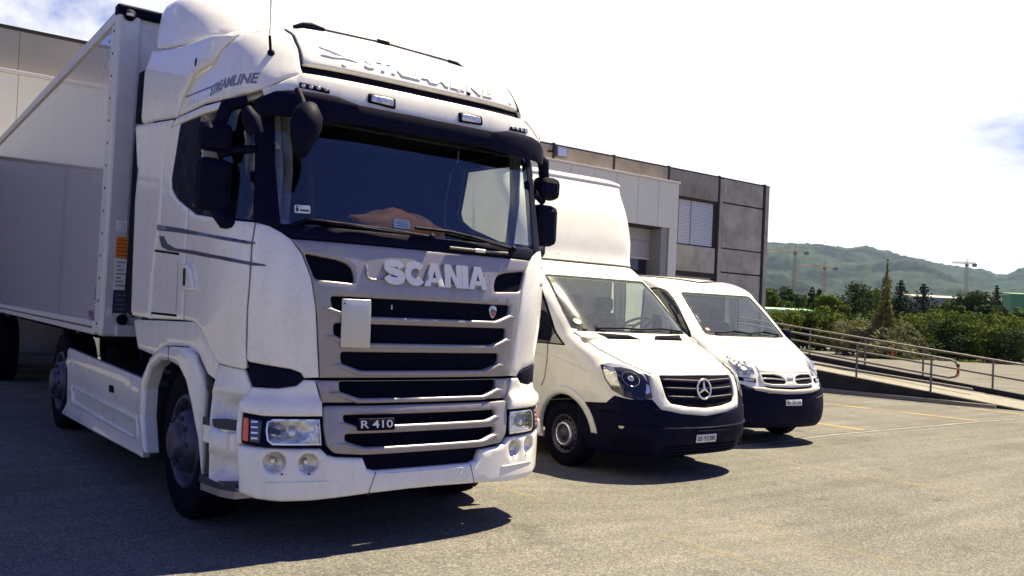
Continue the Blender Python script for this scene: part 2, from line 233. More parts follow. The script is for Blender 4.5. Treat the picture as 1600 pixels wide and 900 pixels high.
    'm_hood_left': [[-0.782, 1.623],[-0.663, 1.504],[-0.598, 1.448],[-0.473, 1.23],[-0.472, 1.117],[-0.462, 1.013],[-0.489, 0.896],[-0.479, 0.806],[0.018, 0.797]],
}

# ------------------------------------------------------------------ materials
MAT = {}
def mat(name, col, rough=.5, metal=0.0, coat=0.0, spec=.5, noise=0.0, nscale=8.0, bump=0.0, bscale=60.0, emit=None):
    if name in MAT: return MAT[name]
    m = bpy.data.materials.new(name); m.use_nodes = True; t = m.node_tree; b = t.nodes['Principled BSDF']
    b.inputs['Base Color'].default_value = (*col, 1); b.inputs['Roughness'].default_value = rough; b.inputs['Metallic'].default_value = metal
    b.inputs['Coat Weight'].default_value = coat; b.inputs['Coat Roughness'].default_value = .04; b.inputs['Specular IOR Level'].default_value = spec
    tc = t.nodes.new('ShaderNodeTexCoord')
    if noise:
        n = t.nodes.new('ShaderNodeTexNoise'); n.inputs['Scale'].default_value = nscale; n.inputs['Detail'].default_value = 6; n.inputs['Roughness'].default_value = .65
        t.links.new(tc.outputs['Object'], n.inputs['Vector'])
        r = t.nodes.new('ShaderNodeMapRange'); r.inputs['From Min'].default_value = .3; r.inputs['From Max'].default_value = .7; r.inputs['To Min'].default_value = 1 - noise; r.inputs['To Max'].default_value = 1 + noise*.5
        t.links.new(n.outputs[0], r.inputs[0])
        x = t.nodes.new('ShaderNodeMix'); x.data_type = 'RGBA'; x.blend_type = 'MULTIPLY'; x.inputs[0].default_value = 1; x.inputs[6].default_value = (*col, 1)
        t.links.new(r.outputs[0], x.inputs[7]); t.links.new(x.outputs[2], b.inputs['Base Color'])
        r2 = t.nodes.new('ShaderNodeMapRange'); r2.inputs['From Min'].default_value = .3; r2.inputs['From Max'].default_value = .7; r2.inputs['To Min'].default_value = min(1, rough*1.25); r2.inputs['To Max'].default_value = rough*.85
        t.links.new(n.outputs[0], r2.inputs[0]); t.links.new(r2.outputs[0], b.inputs['Roughness'])
    if bump:
        n2 = t.nodes.new('ShaderNodeTexNoise'); n2.inputs['Scale'].default_value = bscale; n2.inputs['Detail'].default_value = 4
        t.links.new(tc.outputs['Object'], n2.inputs['Vector'])
        bp = t.nodes.new('ShaderNodeBump'); bp.inputs['Strength'].default_value = bump; bp.inputs['Distance'].default_value = .01
        t.links.new(n2.outputs[0], bp.inputs['Height']); t.links.new(bp.outputs[0], b.inputs['Normal'])
    if emit:
        b.inputs['Emission Color'].default_value = (*emit[0], 1); b.inputs['Emission Strength'].default_value = emit[1]
    MAT[name] = m
    return m

def glass(name, tint=(.6, .7, .7), rough=0.0, ior=1.5, dirt=0.0):
    m = bpy.data.materials.new(name); m.use_nodes = True; t = m.node_tree; t.nodes.clear()
    out = t.nodes.new('ShaderNodeOutputMaterial'); mx = t.nodes.new('ShaderNodeMixShader'); 
    # two surfaces of a pane: Schlick reflectance, the same from either side
    def M_(op, *a):
        q = t.nodes.new('ShaderNodeMath'); q.operation = op
        for i, v in enumerate(a):
            if isinstance(v, (int, float)): q.inputs[i].default_value = v
            else: t.links.new(v, q.inputs[i])
        return q.outputs[0]
    gm = t.nodes.new('ShaderNodeNewGeometry'); dp = t.nodes.new('ShaderNodeVectorMath'); dp.operation = 'DOT_PRODUCT'
    t.links.new(gm.outputs['Incoming'], dp.inputs[0]); t.links.new(gm.outputs['Normal'], dp.inputs[1])
    f0 = 1.7*((ior - 1)/(ior + 1))**2
    refl = M_('ADD', M_('MULTIPLY', M_('POWER', M_('SUBTRACT', 1.0, M_('ABSOLUTE', dp.outputs['Value'])), 5.0), 1 - f0), f0)
    tr = t.nodes.new('ShaderNodeBsdfTransparent'); tr.inputs[0].default_value = (*tint, 1)
    gl = t.nodes.new('ShaderNodeBsdfGlossy'); gl.inputs['Roughness'].default_value = rough; gl.inputs[0].default_value = (1, 1, 1, 1)
    t.links.new(refl, mx.inputs[0]); t.links.new(tr.outputs[0], mx.inputs[1]); t.links.new(gl.outputs[0], mx.inputs[2])
    last = mx
    if dirt:
        df = t.nodes.new('ShaderNodeBsdfDiffuse'); df.inputs[0].default_value = (.55, .6, .55, 1)
        n = t.nodes.new('ShaderNodeTexNoise'); n.inputs['Scale'].default_value = 14; n.inputs['Detail'].default_value = 9; n.inputs['Roughness'].default_value = .7
        tc = t.nodes.new('ShaderNodeTexCoord'); t.links.new(tc.outputs['Object'], n.inputs['Vector'])
        r = t.nodes.new('ShaderNodeMapRange'); r.inputs['From Min'].default_value = .2; r.inputs['From Max'].default_value = .8; r.inputs['To Min'].default_value = dirt*.5; r.inputs['To Max'].default_value = dirt
        t.links.new(n.outputs[0], r.inputs[0])
        m2 = t.nodes.new('ShaderNodeMixShader'); t.links.new(r.outputs[0], m2.inputs[0]); t.links.new(mx.outputs[0], m2.inputs[1]); t.links.new(df.outputs[0], m2.inputs[2]); last = m2
    t.links.new(last.outputs[0], out.inputs[0]); MAT[name] = m
    return m

WHITE = mat('white_paint', (.80, .79, .77), .28, coat=.6, noise=.05, nscale=3)
VANWHITE = mat('van_white_paint', (.78, .77, .74), .3, coat=.5, noise=.05, nscale=3)
GREY = mat('silver_grey_paint', (.30, .28, .30), .34, metal=.35, coat=.35, noise=.06, nscale=5)
BLACK = mat('black_plastic', (.002, .002, .018), .6, spec=.10, noise=.2, nscale=12)
MATTE = mat('matte_black', (.003, .003, .012), .9, spec=.1)
RUBBER = mat('rubber', (.004, .004, .012), .85, spec=.08, noise=.3, nscale=20)
STEEL = mat('painted_steel', (.06, .06, .10), .42, metal=.5, noise=.25, nscale=10)
CHROME = mat('chrome', (.80, .79, .77), .16, metal=.7)
SILVER = mat('silver_letters', (.52, .51, .50), .28, metal=.55)
TREAD = mat('dark_tread', (.03, .03, .05), .6, bump=.6, bscale=120)
STRIPE = mat('navy_stripe', (.035, .037, .085), .35, coat=.4)
SILVERSTR = mat('grey_lettering', (.17, .17, .25), .35)
AMBER = mat('amber_lens', (.75, .10, .01), .15, coat=.8)
REDL = mat('red_lens', (.45, .02, .015), .15, coat=.8)
ORANGE = mat('orange_cloth', (1.0, .38, .07), .8, noise=.25, nscale=14, bump=.5, bscale=30)
PAPER = mat('white_print', (.75, .75, .72), .6)
INK = mat('black_print', (.02, .02, .025), .6)
DARKIN = mat('cab_interior', (.012, .012, .022), .75, noise=.2)
GREYIN = mat('grey_trim', (.45, .44, .40), .6, noise=.1)
SEAT = mat('seat_cloth', (.035, .035, .05), .9, noise=.3, nscale=20)
LENSM = mat('lamp_reflector', (.72, .70, .66), .15, metal=.75, noise=.5, nscale=30, bump=.8, bscale=22)
GALV = mat('galvanised_steel', (.15, .14, .14), .6, metal=.25, noise=.25, nscale=20)
CLEARL = mat('clear_lamp', (.50, .50, .48), .22, metal=.3, noise=.4, nscale=26, bump=.5, bscale=20)
CURT = mat('curtain_cloth', (.24, .23, .26), .9, noise=.3, nscale=12)
WGLASS = glass('windscreen_glass', (.80, .86, .86), ior=1.58)
SGLASS = glass('side_glass', (.74, .80, .78), ior=1.5)
VGLASS = glass('van_glass', (.72, .84, .79), rough=.07, ior=1.52, dirt=.09)
LGLASS = glass('lamp_glass', (.93, .93, .93), ior=1.45)

def grime(m, amount, col=(.30, .26, .21)):
    # thin road film and drip marks over the paint
    t = m.node_tree; b = t.nodes['Principled BSDF']; src = b.inputs['Base Color'].links[0].from_socket
    tc = t.nodes.new('ShaderNodeTexCoord'); mp = t.nodes.new('ShaderNodeMapping'); mp.inputs['Scale'].default_value = (5, 5, .55); t.links.new(tc.outputs['Object'], mp.inputs[0])
    n1 = t.nodes.new('ShaderNodeTexNoise'); n1.inputs['Scale'].default_value = 2.2; n1.inputs['Detail'].default_value = 8; n1.inputs['Roughness'].default_value = .7; t.links.new(mp.outputs[0], n1.inputs['Vector'])
    n2 = t.nodes.new('ShaderNodeTexNoise'); n2.inputs['Scale'].default_value = 38; n2.inputs['Detail'].default_value = 4; n2.inputs['Roughness'].default_value = .8; t.links.new(tc.outputs['Object'], n2.inputs['Vector'])
    mu = t.nodes.new('ShaderNodeMath'); mu.operation = 'MULTIPLY'; t.links.new(n1.outputs[0], mu.inputs[0]); t.links.new(n2.outputs[0], mu.inputs[1])
    r = t.nodes.new('ShaderNodeMapRange'); r.inputs['From Min'].default_value = .20; r.inputs['From Max'].default_value = .42; r.inputs['To Max'].default_value = amount; t.links.new(mu.outputs[0], r.inputs[0])
    x = t.nodes.new('ShaderNodeMix'); x.data_type = 'RGBA'; t.links.new(r.outputs[0], x.inputs[0]); t.links.new(src, x.inputs[6]); x.inputs[7].default_value = (*col, 1); t.links.new(x.outputs[2], b.inputs['Base Color'])
grime(WHITE, .22); grime(VANWHITE, .16); grime(GREY, .25, (.16, .14, .13))

# ------------------------------------------------------------------ objects
WORLD = {}
def link(o, parent=None):
    COL.objects.link(o)
    if parent is not None:
        o.parent = parent; o.matrix_parent_inverse = parent.matrix_basis.inverted() if parent.type == 'EMPTY' else Matrix()
    return o
def empty(name, loc, label=None, cat=None, group=None):
    o = bpy.data.objects.new(name, None); o.location = loc; o.empty_display_size = .3; COL.objects.link(o)
    o.matrix_basis = Matrix.Translation(loc)
    return tag(o, label, cat, group)
def tag(o, label=None, cat=None, group=None, kind=None):
    if label: o['label'] = label
    if cat: o['category'] = cat
    if group: o['group'] = group
    if kind: o['kind'] = kind
    return o
def obj(name, verts, faces, m, parent=None, smooth=False):
    me = bpy.data.meshes.new(name)
    me.from_pydata([tuple(map(float, v)) for v in verts], [], [tuple(map(int, f)) for f in faces])
    me.update()
    if smooth: me.polygons.foreach_set('use_smooth', [True]*len(me.polygons))
    for mm in (m if isinstance(m, (list, tuple)) else [m]): me.materials.append(mm)
    return link(bpy.data.objects.new(name, me), parent)

class MB:
    """collects simple solids into one mesh"""
    def __init__(self): self.v = []; self.f = []; self.s = []
    def add(self, v, f, smooth=False):
        b = len(self.v); self.v += [tuple(p) for p in v]; self.f += [tuple(b + i for i in q) for q in f]; self.s += [smooth]*len(f); return self
    def box(self, lo, hi, b=0.0, M=None):
        bm = bmesh.new(); bmesh.ops.create_cube(bm, size=1)
        lo, hi = Vector(lo), Vector(hi); c, d = (lo + hi)/2, hi - lo
        for v in bm.verts: v.co = Vector((v.co.x*d.x, v.co.y*d.y, v.co.z*d.z)) + c
        if b > 0: bmesh.ops.bevel(bm, geom=bm.edges[:], offset=min(b, min(d)*.45), segments=2, affect='EDGES', profile=.5)
        bm.verts.index_update()
        self.add([(M @ v.co) if M else v.co for v in bm.verts], [[v.index for v in f.verts] for f in bm.faces]); bm.free(); return self
    def tube(self, pts, r, n=8, closed=False, caps=True):
        P = [Vector(p) for p in pts]; k = len(P); rs = r if isinstance(r, (list, tuple)) else [r]*k; V = []; F = []
        up = None
        for i, p in enumerate(P):
            a = P[i-1] if (i > 0 or closed) else p; b = P[(i+1) % k] if (i < k-1 or closed) else p
            d = (b - a).normalized()
            if up is None:
                up = d.orthogonal().normalized()
            up = (up - d*up.dot(d)); up = up.normalized() if up.length > 1e-6 else d.orthogonal().normalized()
            w = d.cross(up)
            V += [p + rs[i]*(math.cos(2*math.pi*j/n)*up + math.sin(2*math.pi*j/n)*w) for j in range(n)]
        m = k if closed else k-1
        for i in range(m):
            for j in range(n):
                F.append((i*n + j, i*n + (j+1) % n, ((i+1) % k)*n + (j+1) % n, ((i+1) % k)*n + j))
        self.add(V, F, True)
        if caps and not closed: self.add(V[:n], [list(range(n))[::-1]]); self.add(V[-n:], [list(range(n))])
        return self
    def lathe(self, prof, c, axis, n=32, ref=None):
        """prof = (radius, distance along the axis) pairs"""
        ax = Vector(axis).normalized(); u = ax.orthogonal().normalized() if ref is None else Vector(ref); w = ax.cross(u); c = Vector(c); V = []; F = []
        for r_, h in prof:
            V += [c + ax*h + r_*(math.cos(2*math.pi*j/n)*u + math.sin(2*math.pi*j/n)*w) for j in range(n)]
        for i in range(len(prof)-1):
            for j in range(n): F.append((i*n + j, i*n + (j+1) % n, (i+1)*n + (j+1) % n, (i+1)*n + j))
        return self.add(V, F, True)
    def build(self, name, m, parent=None):
        me = bpy.data.meshes.new(name); me.from_pydata([tuple(map(float, v)) for v in self.v], [], self.f); me.update()
        me.polygons.foreach_set('use_smooth', self.s); me.materials.append(m)
        return link(bpy.data.objects.new(name, me), parent)
def box(name, lo, hi, m, parent=None, b=.008, M=None): return MB().box(lo, hi, b, M).build(name, m, parent)
def tube(name, pts, r, m, parent=None, n=8, closed=False): return MB().tube(pts, r, n, closed).build(name, m, parent)

def pip(P, loop):
    P = np.asarray(P); L = np.asarray(loop); x, y = P[:, 0], P[:, 1]; c = np.zeros(len(P), bool); j = len(L) - 1
    for i in range(len(L)):
        yi, yj, xi, xj = L[i, 1], L[j, 1], L[i, 0], L[j, 0]
        if yi != yj: c ^= ((yi > y) != (yj > y)) & (x < (xj - xi)*(y - yi)/(yj - yi) + xi)
        j = i
    return c
def dist(P, loops):
    P = np.asarray(P); d = np.full(len(P), 1e9)
    for L in loops:
        L = np.asarray(L); A = L; B = np.roll(L, -1, axis=0)
        for a, b in zip(A, B):
            ab = b - a; t = np.clip(((P - a) @ ab)/(ab @ ab + 1e-15), 0, 1); d = np.minimum(d, np.hypot(*(P - a - t[:, None]*ab).T))
    return d
def dens(L, h):
    L = np.asarray(L, float); out = []
    for a, b in zip(L, np.roll(L, -1, axis=0)):
        k = max(1, int(math.ceil(np.hypot(*(b - a))/h)))
        out += [a + (b - a)*j/k for j in range(k)]
    return np.array(out)
def rnd(L, r, n=4):
    """round the corners of an outline"""
    L = np.asarray(L, float); out = []; m = len(L)
    for i in range(m):
        p, a, b = L[i], L[i-1], L[(i+1) % m]; da, db = np.hypot(*(a - p)), np.hypot(*(b - p)); q = min(r, da*.45, db*.45)
        A = p + (a - p)/(da + 1e-9)*q; B = p + (b - p)/(db + 1e-9)*q
        for j in range(n + 1):
            t = j/n; out.append((1-t)**2*A + 2*t*(1-t)*p + t*t*B)
    return np.array(out)
def mir(L): return [(-a, b) for a, b in reversed(list(map(tuple, L)))]
def half(L): return [tuple(p) for p in L] + mir(L)

def patch(name, S, loop, m, parent=None, off=0.0, th=.012, r=.006, res=.045, holes=(), lift=None):
    """a curved panel: the outline LOOP (and HOLES) in the chart of S, with thickness and a rounded edge"""
    loops = [dens(loop, res*.8)] + [dens(h, res*.8) for h in holes]
    pts = []; edges = []
    for L in loops:
        b = len(pts); pts += [tuple(p) for p in L]; edges += [(b + i, b + (i+1) % len(L)) for i in range(len(L))]
    nb = len(pts); extra = []
    if r > 0:
        for L in loops:
            T = np.roll(L, -1, axis=0) - np.roll(L, 1, axis=0); T /= np.hypot(*T.T)[:, None] + 1e-12; Nn = np.stack([-T[:, 1], T[:, 0]], 1)
            area = .5*np.sum(L[:, 0]*np.roll(L[:, 1], -1) - np.roll(L[:, 0], -1)*L[:, 1])
            sg = (1 if area > 0 else -1)*(1 if L is loops[0] else -1)
            for k in (.3, 1.0):
                Q = L + Nn*sg*r*k; dd = dist(Q, loops); extra.append(Q[(dd > r*k*.8)])
    A = np.array(loops[0]); lo, hi = A.min(0), A.max(0)
    gx = np.arange(lo[0] + res*.37, hi[0], res); gy = np.arange(lo[1] + res*.41, hi[1], res)
    if len(gx) and len(gy):
        G = np.stack(np.meshgrid(gx, gy), -1).reshape(-1, 2); extra.append(G[dist(G, loops) > max(r*1.5, res*.45)])
    if extra:
        E = np.concatenate(extra); ok = pip(E, loops[0])
        for h in loops[1:]: ok &= ~pip(E, h)
        pts += [tuple(p) for p in E[ok]]
    vo, eo, fo, ov, oe, of = delaunay_2d_cdt([Vector(p) for p in pts], edges, [], 0, 1e-7)
    V2 = np.array([(p.x, p.y) for p in vo]); F = np.array([f for f in fo])
    cen = V2[F].mean(1); ok = pip(cen, loops[0])
    for h in loops[1:]: ok &= ~pip(cen, h)
    F = F[ok]
    P3, N3 = S.map(V2); d = dist(V2, loops)
    hgt = np.full(len(V2), off)
    if r > 0:
        q = np.clip(d/r, 0, 1); hgt = off - r*(1 - np.sqrt(np.clip(1 - (1 - q)**2, 0, 1)))
    if lift is not None: hgt = hgt + lift(V2, d)
    X = P3 + N3*hgt[:, None]
    # keep the outside facing along the normal
    f0 = F[len(F)//2]; nn = np.cross(X[f0[1]] - X[f0[0]], X[f0[2]] - X[f0[0]])
    if nn @ N3[f0[0]] < 0: F = F[:, ::-1]
    verts = X.tolist(); faces = F.tolist()
    if th > 0:
        cnt = {}
        for f in faces:
            for a, b in ((f[0], f[1]), (f[1], f[2]), (f[2], f[0])):
                cnt[(a, b)] = cnt.get((a, b), 0) + 1
        bd = [(a, b) for (a, b) in cnt if (b, a) not in cnt]; back = {}
        for a, b in bd:
            for i in (a, b):  # own copies of the rim so that the side wall does not smear the shading of the face
                if i not in back: back[i] = len(verts); verts.append(verts[i]); verts.append((P3[i] + N3[i]*(off - th)).tolist())
        for a, b in bd: faces.append([back[b], back[a], back[a] + 1, back[b] + 1])
    return obj(name, verts, faces, m, parent, True)

def flat(name, S_or_M, loop, m, parent=None, **k): return patch(name, S_or_M, loop, m, parent, **k)

class Plane:
    """a flat chart: origin, u axis, v axis"""
    def __init__(self, o, u, v): self.o, self.u, self.v = np.array(o, float), np.array(u, float), np.array(v, float)
    def map(self, sv):
        sv = np.asarray(sv, float); n = np.cross(self.u, self.v); n = n/np.linalg.norm(n)
        return self.o + sv[:, :1]*self.u + sv[:, 1:]*self.v, np.repeat(n[None], len(sv), 0)

def glyphs(body, bold=0.0, space=1.0):
    """outline text as flat triangles, width and height scaled to 1"""
    cu = bpy.data.curves.new('t', 'FONT'); cu.body = body; cu.offset = bold; cu.space_character = space; cu.resolution_u = 3
    o = bpy.data.objects.new('t', cu); COL.objects.link(o); dg = bpy.context.evaluated_depsgraph_get(); me = bpy.data.meshes.new_from_object(o.evaluated_get(dg))
    V = np.array([v.co[:2] for v in me.vertices]); F = [list(p.vertices) for p in me.polygons]
    bpy.data.objects.remove(o); bpy.data.curves.remove(cu); bpy.data.meshes.remove(me)
    lo, hi = V.min(0), V.max(0); return (V - lo)/(hi - lo), F
def text(name, body, S, p0, width, height, m, parent=None, off=.004, th=.004, bold=.01, shear=0.0, slope=0.0, space=1.0, taper=0.0):
    V, F = glyphs(body, bold, space)
    h = height*(1 + taper*(V[:, 0] - .5))
    uv = np.stack([p0[0] + V[:, 0]*width + shear*height*V[:, 1], p0[1] + V[:, 1]*h + slope*V[:, 0]*width], 1)
    P, Nn = S.map(uv); X = P + Nn*off; n = len(X); verts = X.tolist() + (P + Nn*(off - th)).tolist(); faces = [list(f) for f in F]
    f0 = faces[0]; nn = np.cross(X[f0[1]] - X[f0[0]], X[f0[2]] - X[f0[0]])
    if nn @ Nn[f0[0]] < 0: faces = [f[::-1] for f in faces]
    cnt = set()
    for f in faces:
        for a, b in zip(f, f[1:] + f[:1]): cnt.add((a, b))
    for a, b in list(cnt):
        if (b, a) not in cnt: faces.append([b, a, a + n, b + n])
    return obj(name, verts, faces, m, parent)
def strip(pts, w):
    """outline of a line of width W through PTS"""
    P = np.array(pts, float); T = np.gradient(P, axis=0); T /= np.hypot(*T.T)[:, None] + 1e-12; Nn = np.stack([-T[:, 1], T[:, 0]], 1)*w/2
    return np.concatenate([P + Nn, (P - Nn)[::-1]])
def at(S, s, v): return S.raw(np.array([[s, v]]))[0]
def rect(a, b, c, d): return [(a, c), (b, c), (b, d), (a, d)]


# ------------------------------------------------------------------ ground
def nodes(m): m.use_nodes = True; t = m.node_tree; return t, t.nodes, t.links, t.nodes['Principled BSDF']
def asphalt():
    m = bpy.data.materials.new('asphalt'); t, n, l, b = nodes(m)
    tc = n.new('ShaderNodeTexCoord')
    vor = n.new('ShaderNodeTexVoronoi'); vor.inputs['Scale'].default_value = 95; l.new(tc.outputs['Object'], vor.inputs['Vector'])
    fine = n.new('ShaderNodeTexNoise'); fine.inputs['Scale'].default_value = 160; fine.inputs['Detail'].default_value = 3; l.new(tc.outputs['Object'], fine.inputs['Vector'])
    big = n.new('ShaderNodeTexNoise'); big.inputs['Scale'].default_value = .55; big.inputs['Detail'].default_value = 7; big.inputs['Roughness'].default_value = .62; l.new(tc.outputs['Object'], big.inputs['Vector'])
    mp = n.new('ShaderNodeMapping'); mp.inputs['Scale'].default_value = (.12, 2.2, 1); mp.inputs['Rotation'].default_value = (0, 0, R(-6)); l.new(tc.outputs['Object'], mp.inputs[0])
    st = n.new('ShaderNodeTexNoise'); st.inputs['Scale'].default_value = 1.6; st.inputs['Detail'].default_value = 5; l.new(mp.outputs[0], st.inputs['Vector'])
    rmp = n.new('ShaderNodeValToRGB'); e = rmp.color_ramp.elements; e[0].position = .0; e[0].color = (.050, .050, .053, 1); e[1].position = 1; e[1].color = (.36, .345, .32, 1)
    x = rmp.color_ramp.elements.new(.55); x.color = (.152, .148, .143, 1)
    sepc = n.new('ShaderNodeSeparateColor'); l.new(vor.outputs['Color'], sepc.inputs[0])
    mx = n.new('ShaderNodeMix'); mx.inputs[0].default_value = .5; l.new(sepc.outputs[0], mx.inputs[2]); l.new(fine.outputs[0], mx.inputs[3]); l.new(mx.outputs[0], rmp.inputs[0])
    r1 = n.new('ShaderNodeMapRange'); r1.inputs['From Min'].default_value = .3; r1.inputs['From Max'].default_value = .7; r1.inputs['To Min'].default_value = .82; r1.inputs['To Max'].default_value = 1.12; l.new(big.outputs[0], r1.inputs[0])
    r2 = n.new('ShaderNodeMapRange'); r2.inputs['From Min'].default_value = .35; r2.inputs['From Max'].default_value = .7; r2.inputs['To Min'].default_value = .86; r2.inputs['To Max'].default_value = 1.08; l.new(st.outputs[0], r2.inputs[0])
    mm = n.new('ShaderNodeMath'); mm.operation = 'MULTIPLY'; l.new(r1.outputs[0], mm.inputs[0]); l.new(r2.outputs[0], mm.inputs[1])
    # oil drips and darker worn patches
    n5 = n.new('ShaderNodeTexNoise'); n5.inputs['Scale'].default_value = 1.9; n5.inputs['Detail'].default_value = 4; l.new(tc.outputs['Object'], n5.inputs['Vector'])
    r5 = n.new('ShaderNodeMapRange'); r5.inputs['From Min'].default_value = .62; r5.inputs['From Max'].default_value = .74; r5.inputs['To Min'].default_value = 1; r5.inputs['To Max'].default_value = .72; l.new(n5.outputs[0], r5.inputs[0])
    m5 = n.new('ShaderNodeMath'); m5.operation = 'MULTIPLY'; l.new(mm.outputs[0], m5.inputs[0]); l.new(r5.outputs[0], m5.inputs[1]); mm = m5
    m3 = n.new('ShaderNodeMix'); m3.data_type = 'RGBA'; m3.blend_type = 'MULTIPLY'; m3.inputs[0].default_value = 1; l.new(rmp.outputs[0], m3.inputs[6]); l.new(mm.outputs[0], m3.inputs[7]); l.new(m3.outputs[2], b.inputs['Base Color'])
    b.inputs['Roughness'].default_value = .88; b.inputs['Specular IOR Level'].default_value = .04
    bp = n.new('ShaderNodeBump'); bp.inputs['Strength'].default_value = .7; bp.inputs['Distance'].default_value = .006; l.new(mx.outputs[0], bp.inputs['Height']); l.new(bp.outputs[0], b.inputs['Normal'])
    return m
ASPH = asphalt()
def gz(x):
    t = min(1, max(0, (x - .6)/2.8)); t = t*t*(3 - 2*t); return .10 - .16*t
xs = [-400, -60, -20, -8, -3, 0, .6] + [.6 + 2.8*i/14 for i in range(1, 15)] + [5, 8, 14, 24, 42, 58]
ys = [-300, -40, -10, 0, 10, 17.2, 40, 70]
obj('yard_ground', [(x, y, gz(x)) for y in ys for x in xs], [(j*len(xs) + i, j*len(xs) + i + 1, (j+1)*len(xs) + i + 1, (j+1)*len(xs) + i) for j in range(len(ys)-1) for i in range(len(xs)-1)], ASPH, None, True)['kind'] = 'structure'
FIELD = mat('field', (.075, .10, .035), .9, noise=.35, nscale=.05)
obj('terrain', [(-7000, -7000, -.6), (7000, -7000, -.6), (7000, 7000, -.6), (-7000, 7000, -.6)], [(0, 1, 2, 3)], FIELD)['kind'] = 'structure'

def worn_paint(name, col, cover):
    m = bpy.data.materials.new(name); t, n, l, b = nodes(m); b.inputs['Base Color'].default_value = (*col, 1); b.inputs['Roughness'].default_value = .8
    tc = n.new('ShaderNodeTexCoord'); nz_ = n.new('ShaderNodeTexNoise'); nz_.inputs['Scale'].default_value = 28; nz_.inputs['Detail'].default_value = 6; nz_.inputs['Roughness'].default_value = .7; l.new(tc.outputs['Object'], nz_.inputs['Vector'])
    n2 = n.new('ShaderNodeTexNoise'); n2.inputs['Scale'].default_value = 1.4; n2.inputs['Detail'].default_value = 3; l.new(tc.outputs['Object'], n2.inputs['Vector'])
    ad = n.new('ShaderNodeMath'); ad.operation = 'ADD'; l.new(nz_.outputs[0], ad.inputs[0]); l.new(n2.outputs[0], ad.inputs[1])
    r = n.new('ShaderNodeMapRange'); r.inputs['From Min'].default_value = 1.0 - cover*.35; r.inputs['From Max'].default_value = 1.0 - cover*.35 + .28; l.new(ad.outputs[0], r.inputs[0])
    mu = n.new('ShaderNodeMath'); mu.operation = 'MULTIPLY'; mu.inputs[1].default_value = cover; l.new(r.outputs[0], mu.inputs[0])
    l.new(mu.outputs[0], b.inputs['Alpha']); return m
YEL = worn_paint('worn_yellow_paint', (.48, .34, .10), .75); YEL2 = worn_paint('faded_yellow_paint', (.34, .27, .12), .24)
def road_line(a, b, w, m, z=.004):
    a, b = Vector((*a, 0)), Vector((*b, 0)); d = (b - a).normalized(); n = Vector((-d.y, d.x, 0))*w/2; k = 8; V = []
    for i in range(k + 1):
        p = a + (b - a)*i/k
        for q in (p - n, p + n): V.append((q.x, q.y, gz(q.x) + z))
    o = obj('road_marking', V, [(2*i, 2*i+1, 2*i+3, 2*i+2) for i in range(k)], m); o['kind'] = 'structure'
road_line((13.18, 6.8), (13.79, 3.02), .11, YEL); road_line((12.42, 5.2), (12.95, 3.05), .09, YEL2)
road_line((9.86, 5.0), (9.98, 3.01), .10, YEL); road_line((9.22, 4.4), (9.30, 3.05), .10, YEL2)
road_line((10.2, 2.75), (10.75, .6), .09, YEL2); road_line((11.2, 2.75), (11.8, .4), .09, YEL2)
road_line((16.27, 4.6), (16.30, 3.0), .10, YEL); road_line((1.42, 3.0), (1.78, -1.3), .12, YEL2); road_line((-1.3, 1.0), (-1.12, -.3), .11, YEL2); road_line((5.9, 1.6), (6.2, -.6), .11, YEL2); road_line((2.9, -.2), (3.0, -2.2), .11, YEL2)
JOINT = mat('asphalt_joint', (.075, .068, .055), .9, noise=.4, nscale=3); LIGHTJ = mat('asphalt_edge', (.19, .185, .185), .9, noise=.3, nscale=6)
def band(nm, y0, y1, x0, x1, m, z):
    k = 24; V = []
    for i in range(k + 1):
        x = x0 + (x1 - x0)*i/k
        for y in (y0, y1): V.append((x, y + .02*math.sin(i*1.7) + .012*math.sin(i*4.1) - .32*max(0, (9.5 - x)/3.5), gz(x) + z))
    obj(nm, V, [(2*i, 2*i+2, 2*i+3, 2*i+1) for i in range(k)], m)['kind'] = 'structure'
band('asphalt_joint', 2.93, 2.99, 5.8, 44, JOINT, .005); band('asphalt_edge', 2.84, 2.925, 5.8, 44, LIGHTJ, .005)

# ------------------------------------------------------------------ building
CONC = mat('board_concrete', (.47, .43, .35), .9, noise=.38, nscale=1.1, bump=.4, bscale=18)
CONC2 = mat('dark_concrete', (.31, .28, .235), .9, noise=.42, nscale=.9, bump=.4, bscale=18)
CLAD = mat('beige_cladding', (.80, .76, .62), .5, noise=.05, nscale=1)
FLASH = mat('flashing', (.70, .63, .58), .4)
FASC = mat('grey_cladding', (.30, .28, .25), .45, noise=.06, nscale=1)
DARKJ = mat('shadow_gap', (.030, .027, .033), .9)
BLIND = mat('blind_slats', (.66, .66, .63), .45)
DOORM = mat('sectional_door', (.45, .41, .39), .5, noise=.06)
WIN = mat('dark_window', (.02, .022, .04), .08, coat=.3)
grime(CONC, .45, (.12, .11, .10)); grime(CONC2, .45, (.08, .075, .07)); grime(CLAD, .12, (.35, .32, .27))
bld = empty('warehouse', (14, 18, 0), 'long concrete warehouse with beige cladding and a loading door behind the vans', 'warehouse')
box('core', (-60, 18.30, -.3), (27.20, 60, 7.05), CONC2, bld, 0)
box('roof_edge', (8.6, 18.0, 7.25), (27.27, 60, 7.30), DARKJ, bld, 0)
box('corner_pier', (26.97, 18.0, -.3), (27.26, 18.6, 7.25), CONC, bld, .01)
def panel(x0, x1, z0, z1, m=CONC, y=18.0): box('concrete_panel', (x0, y, z0), (x1, 18.29, z1), m, bld, .015)
joints = [9.8, 12.65, 15.5, 18.3, 21.15, 24.06, 26.9]
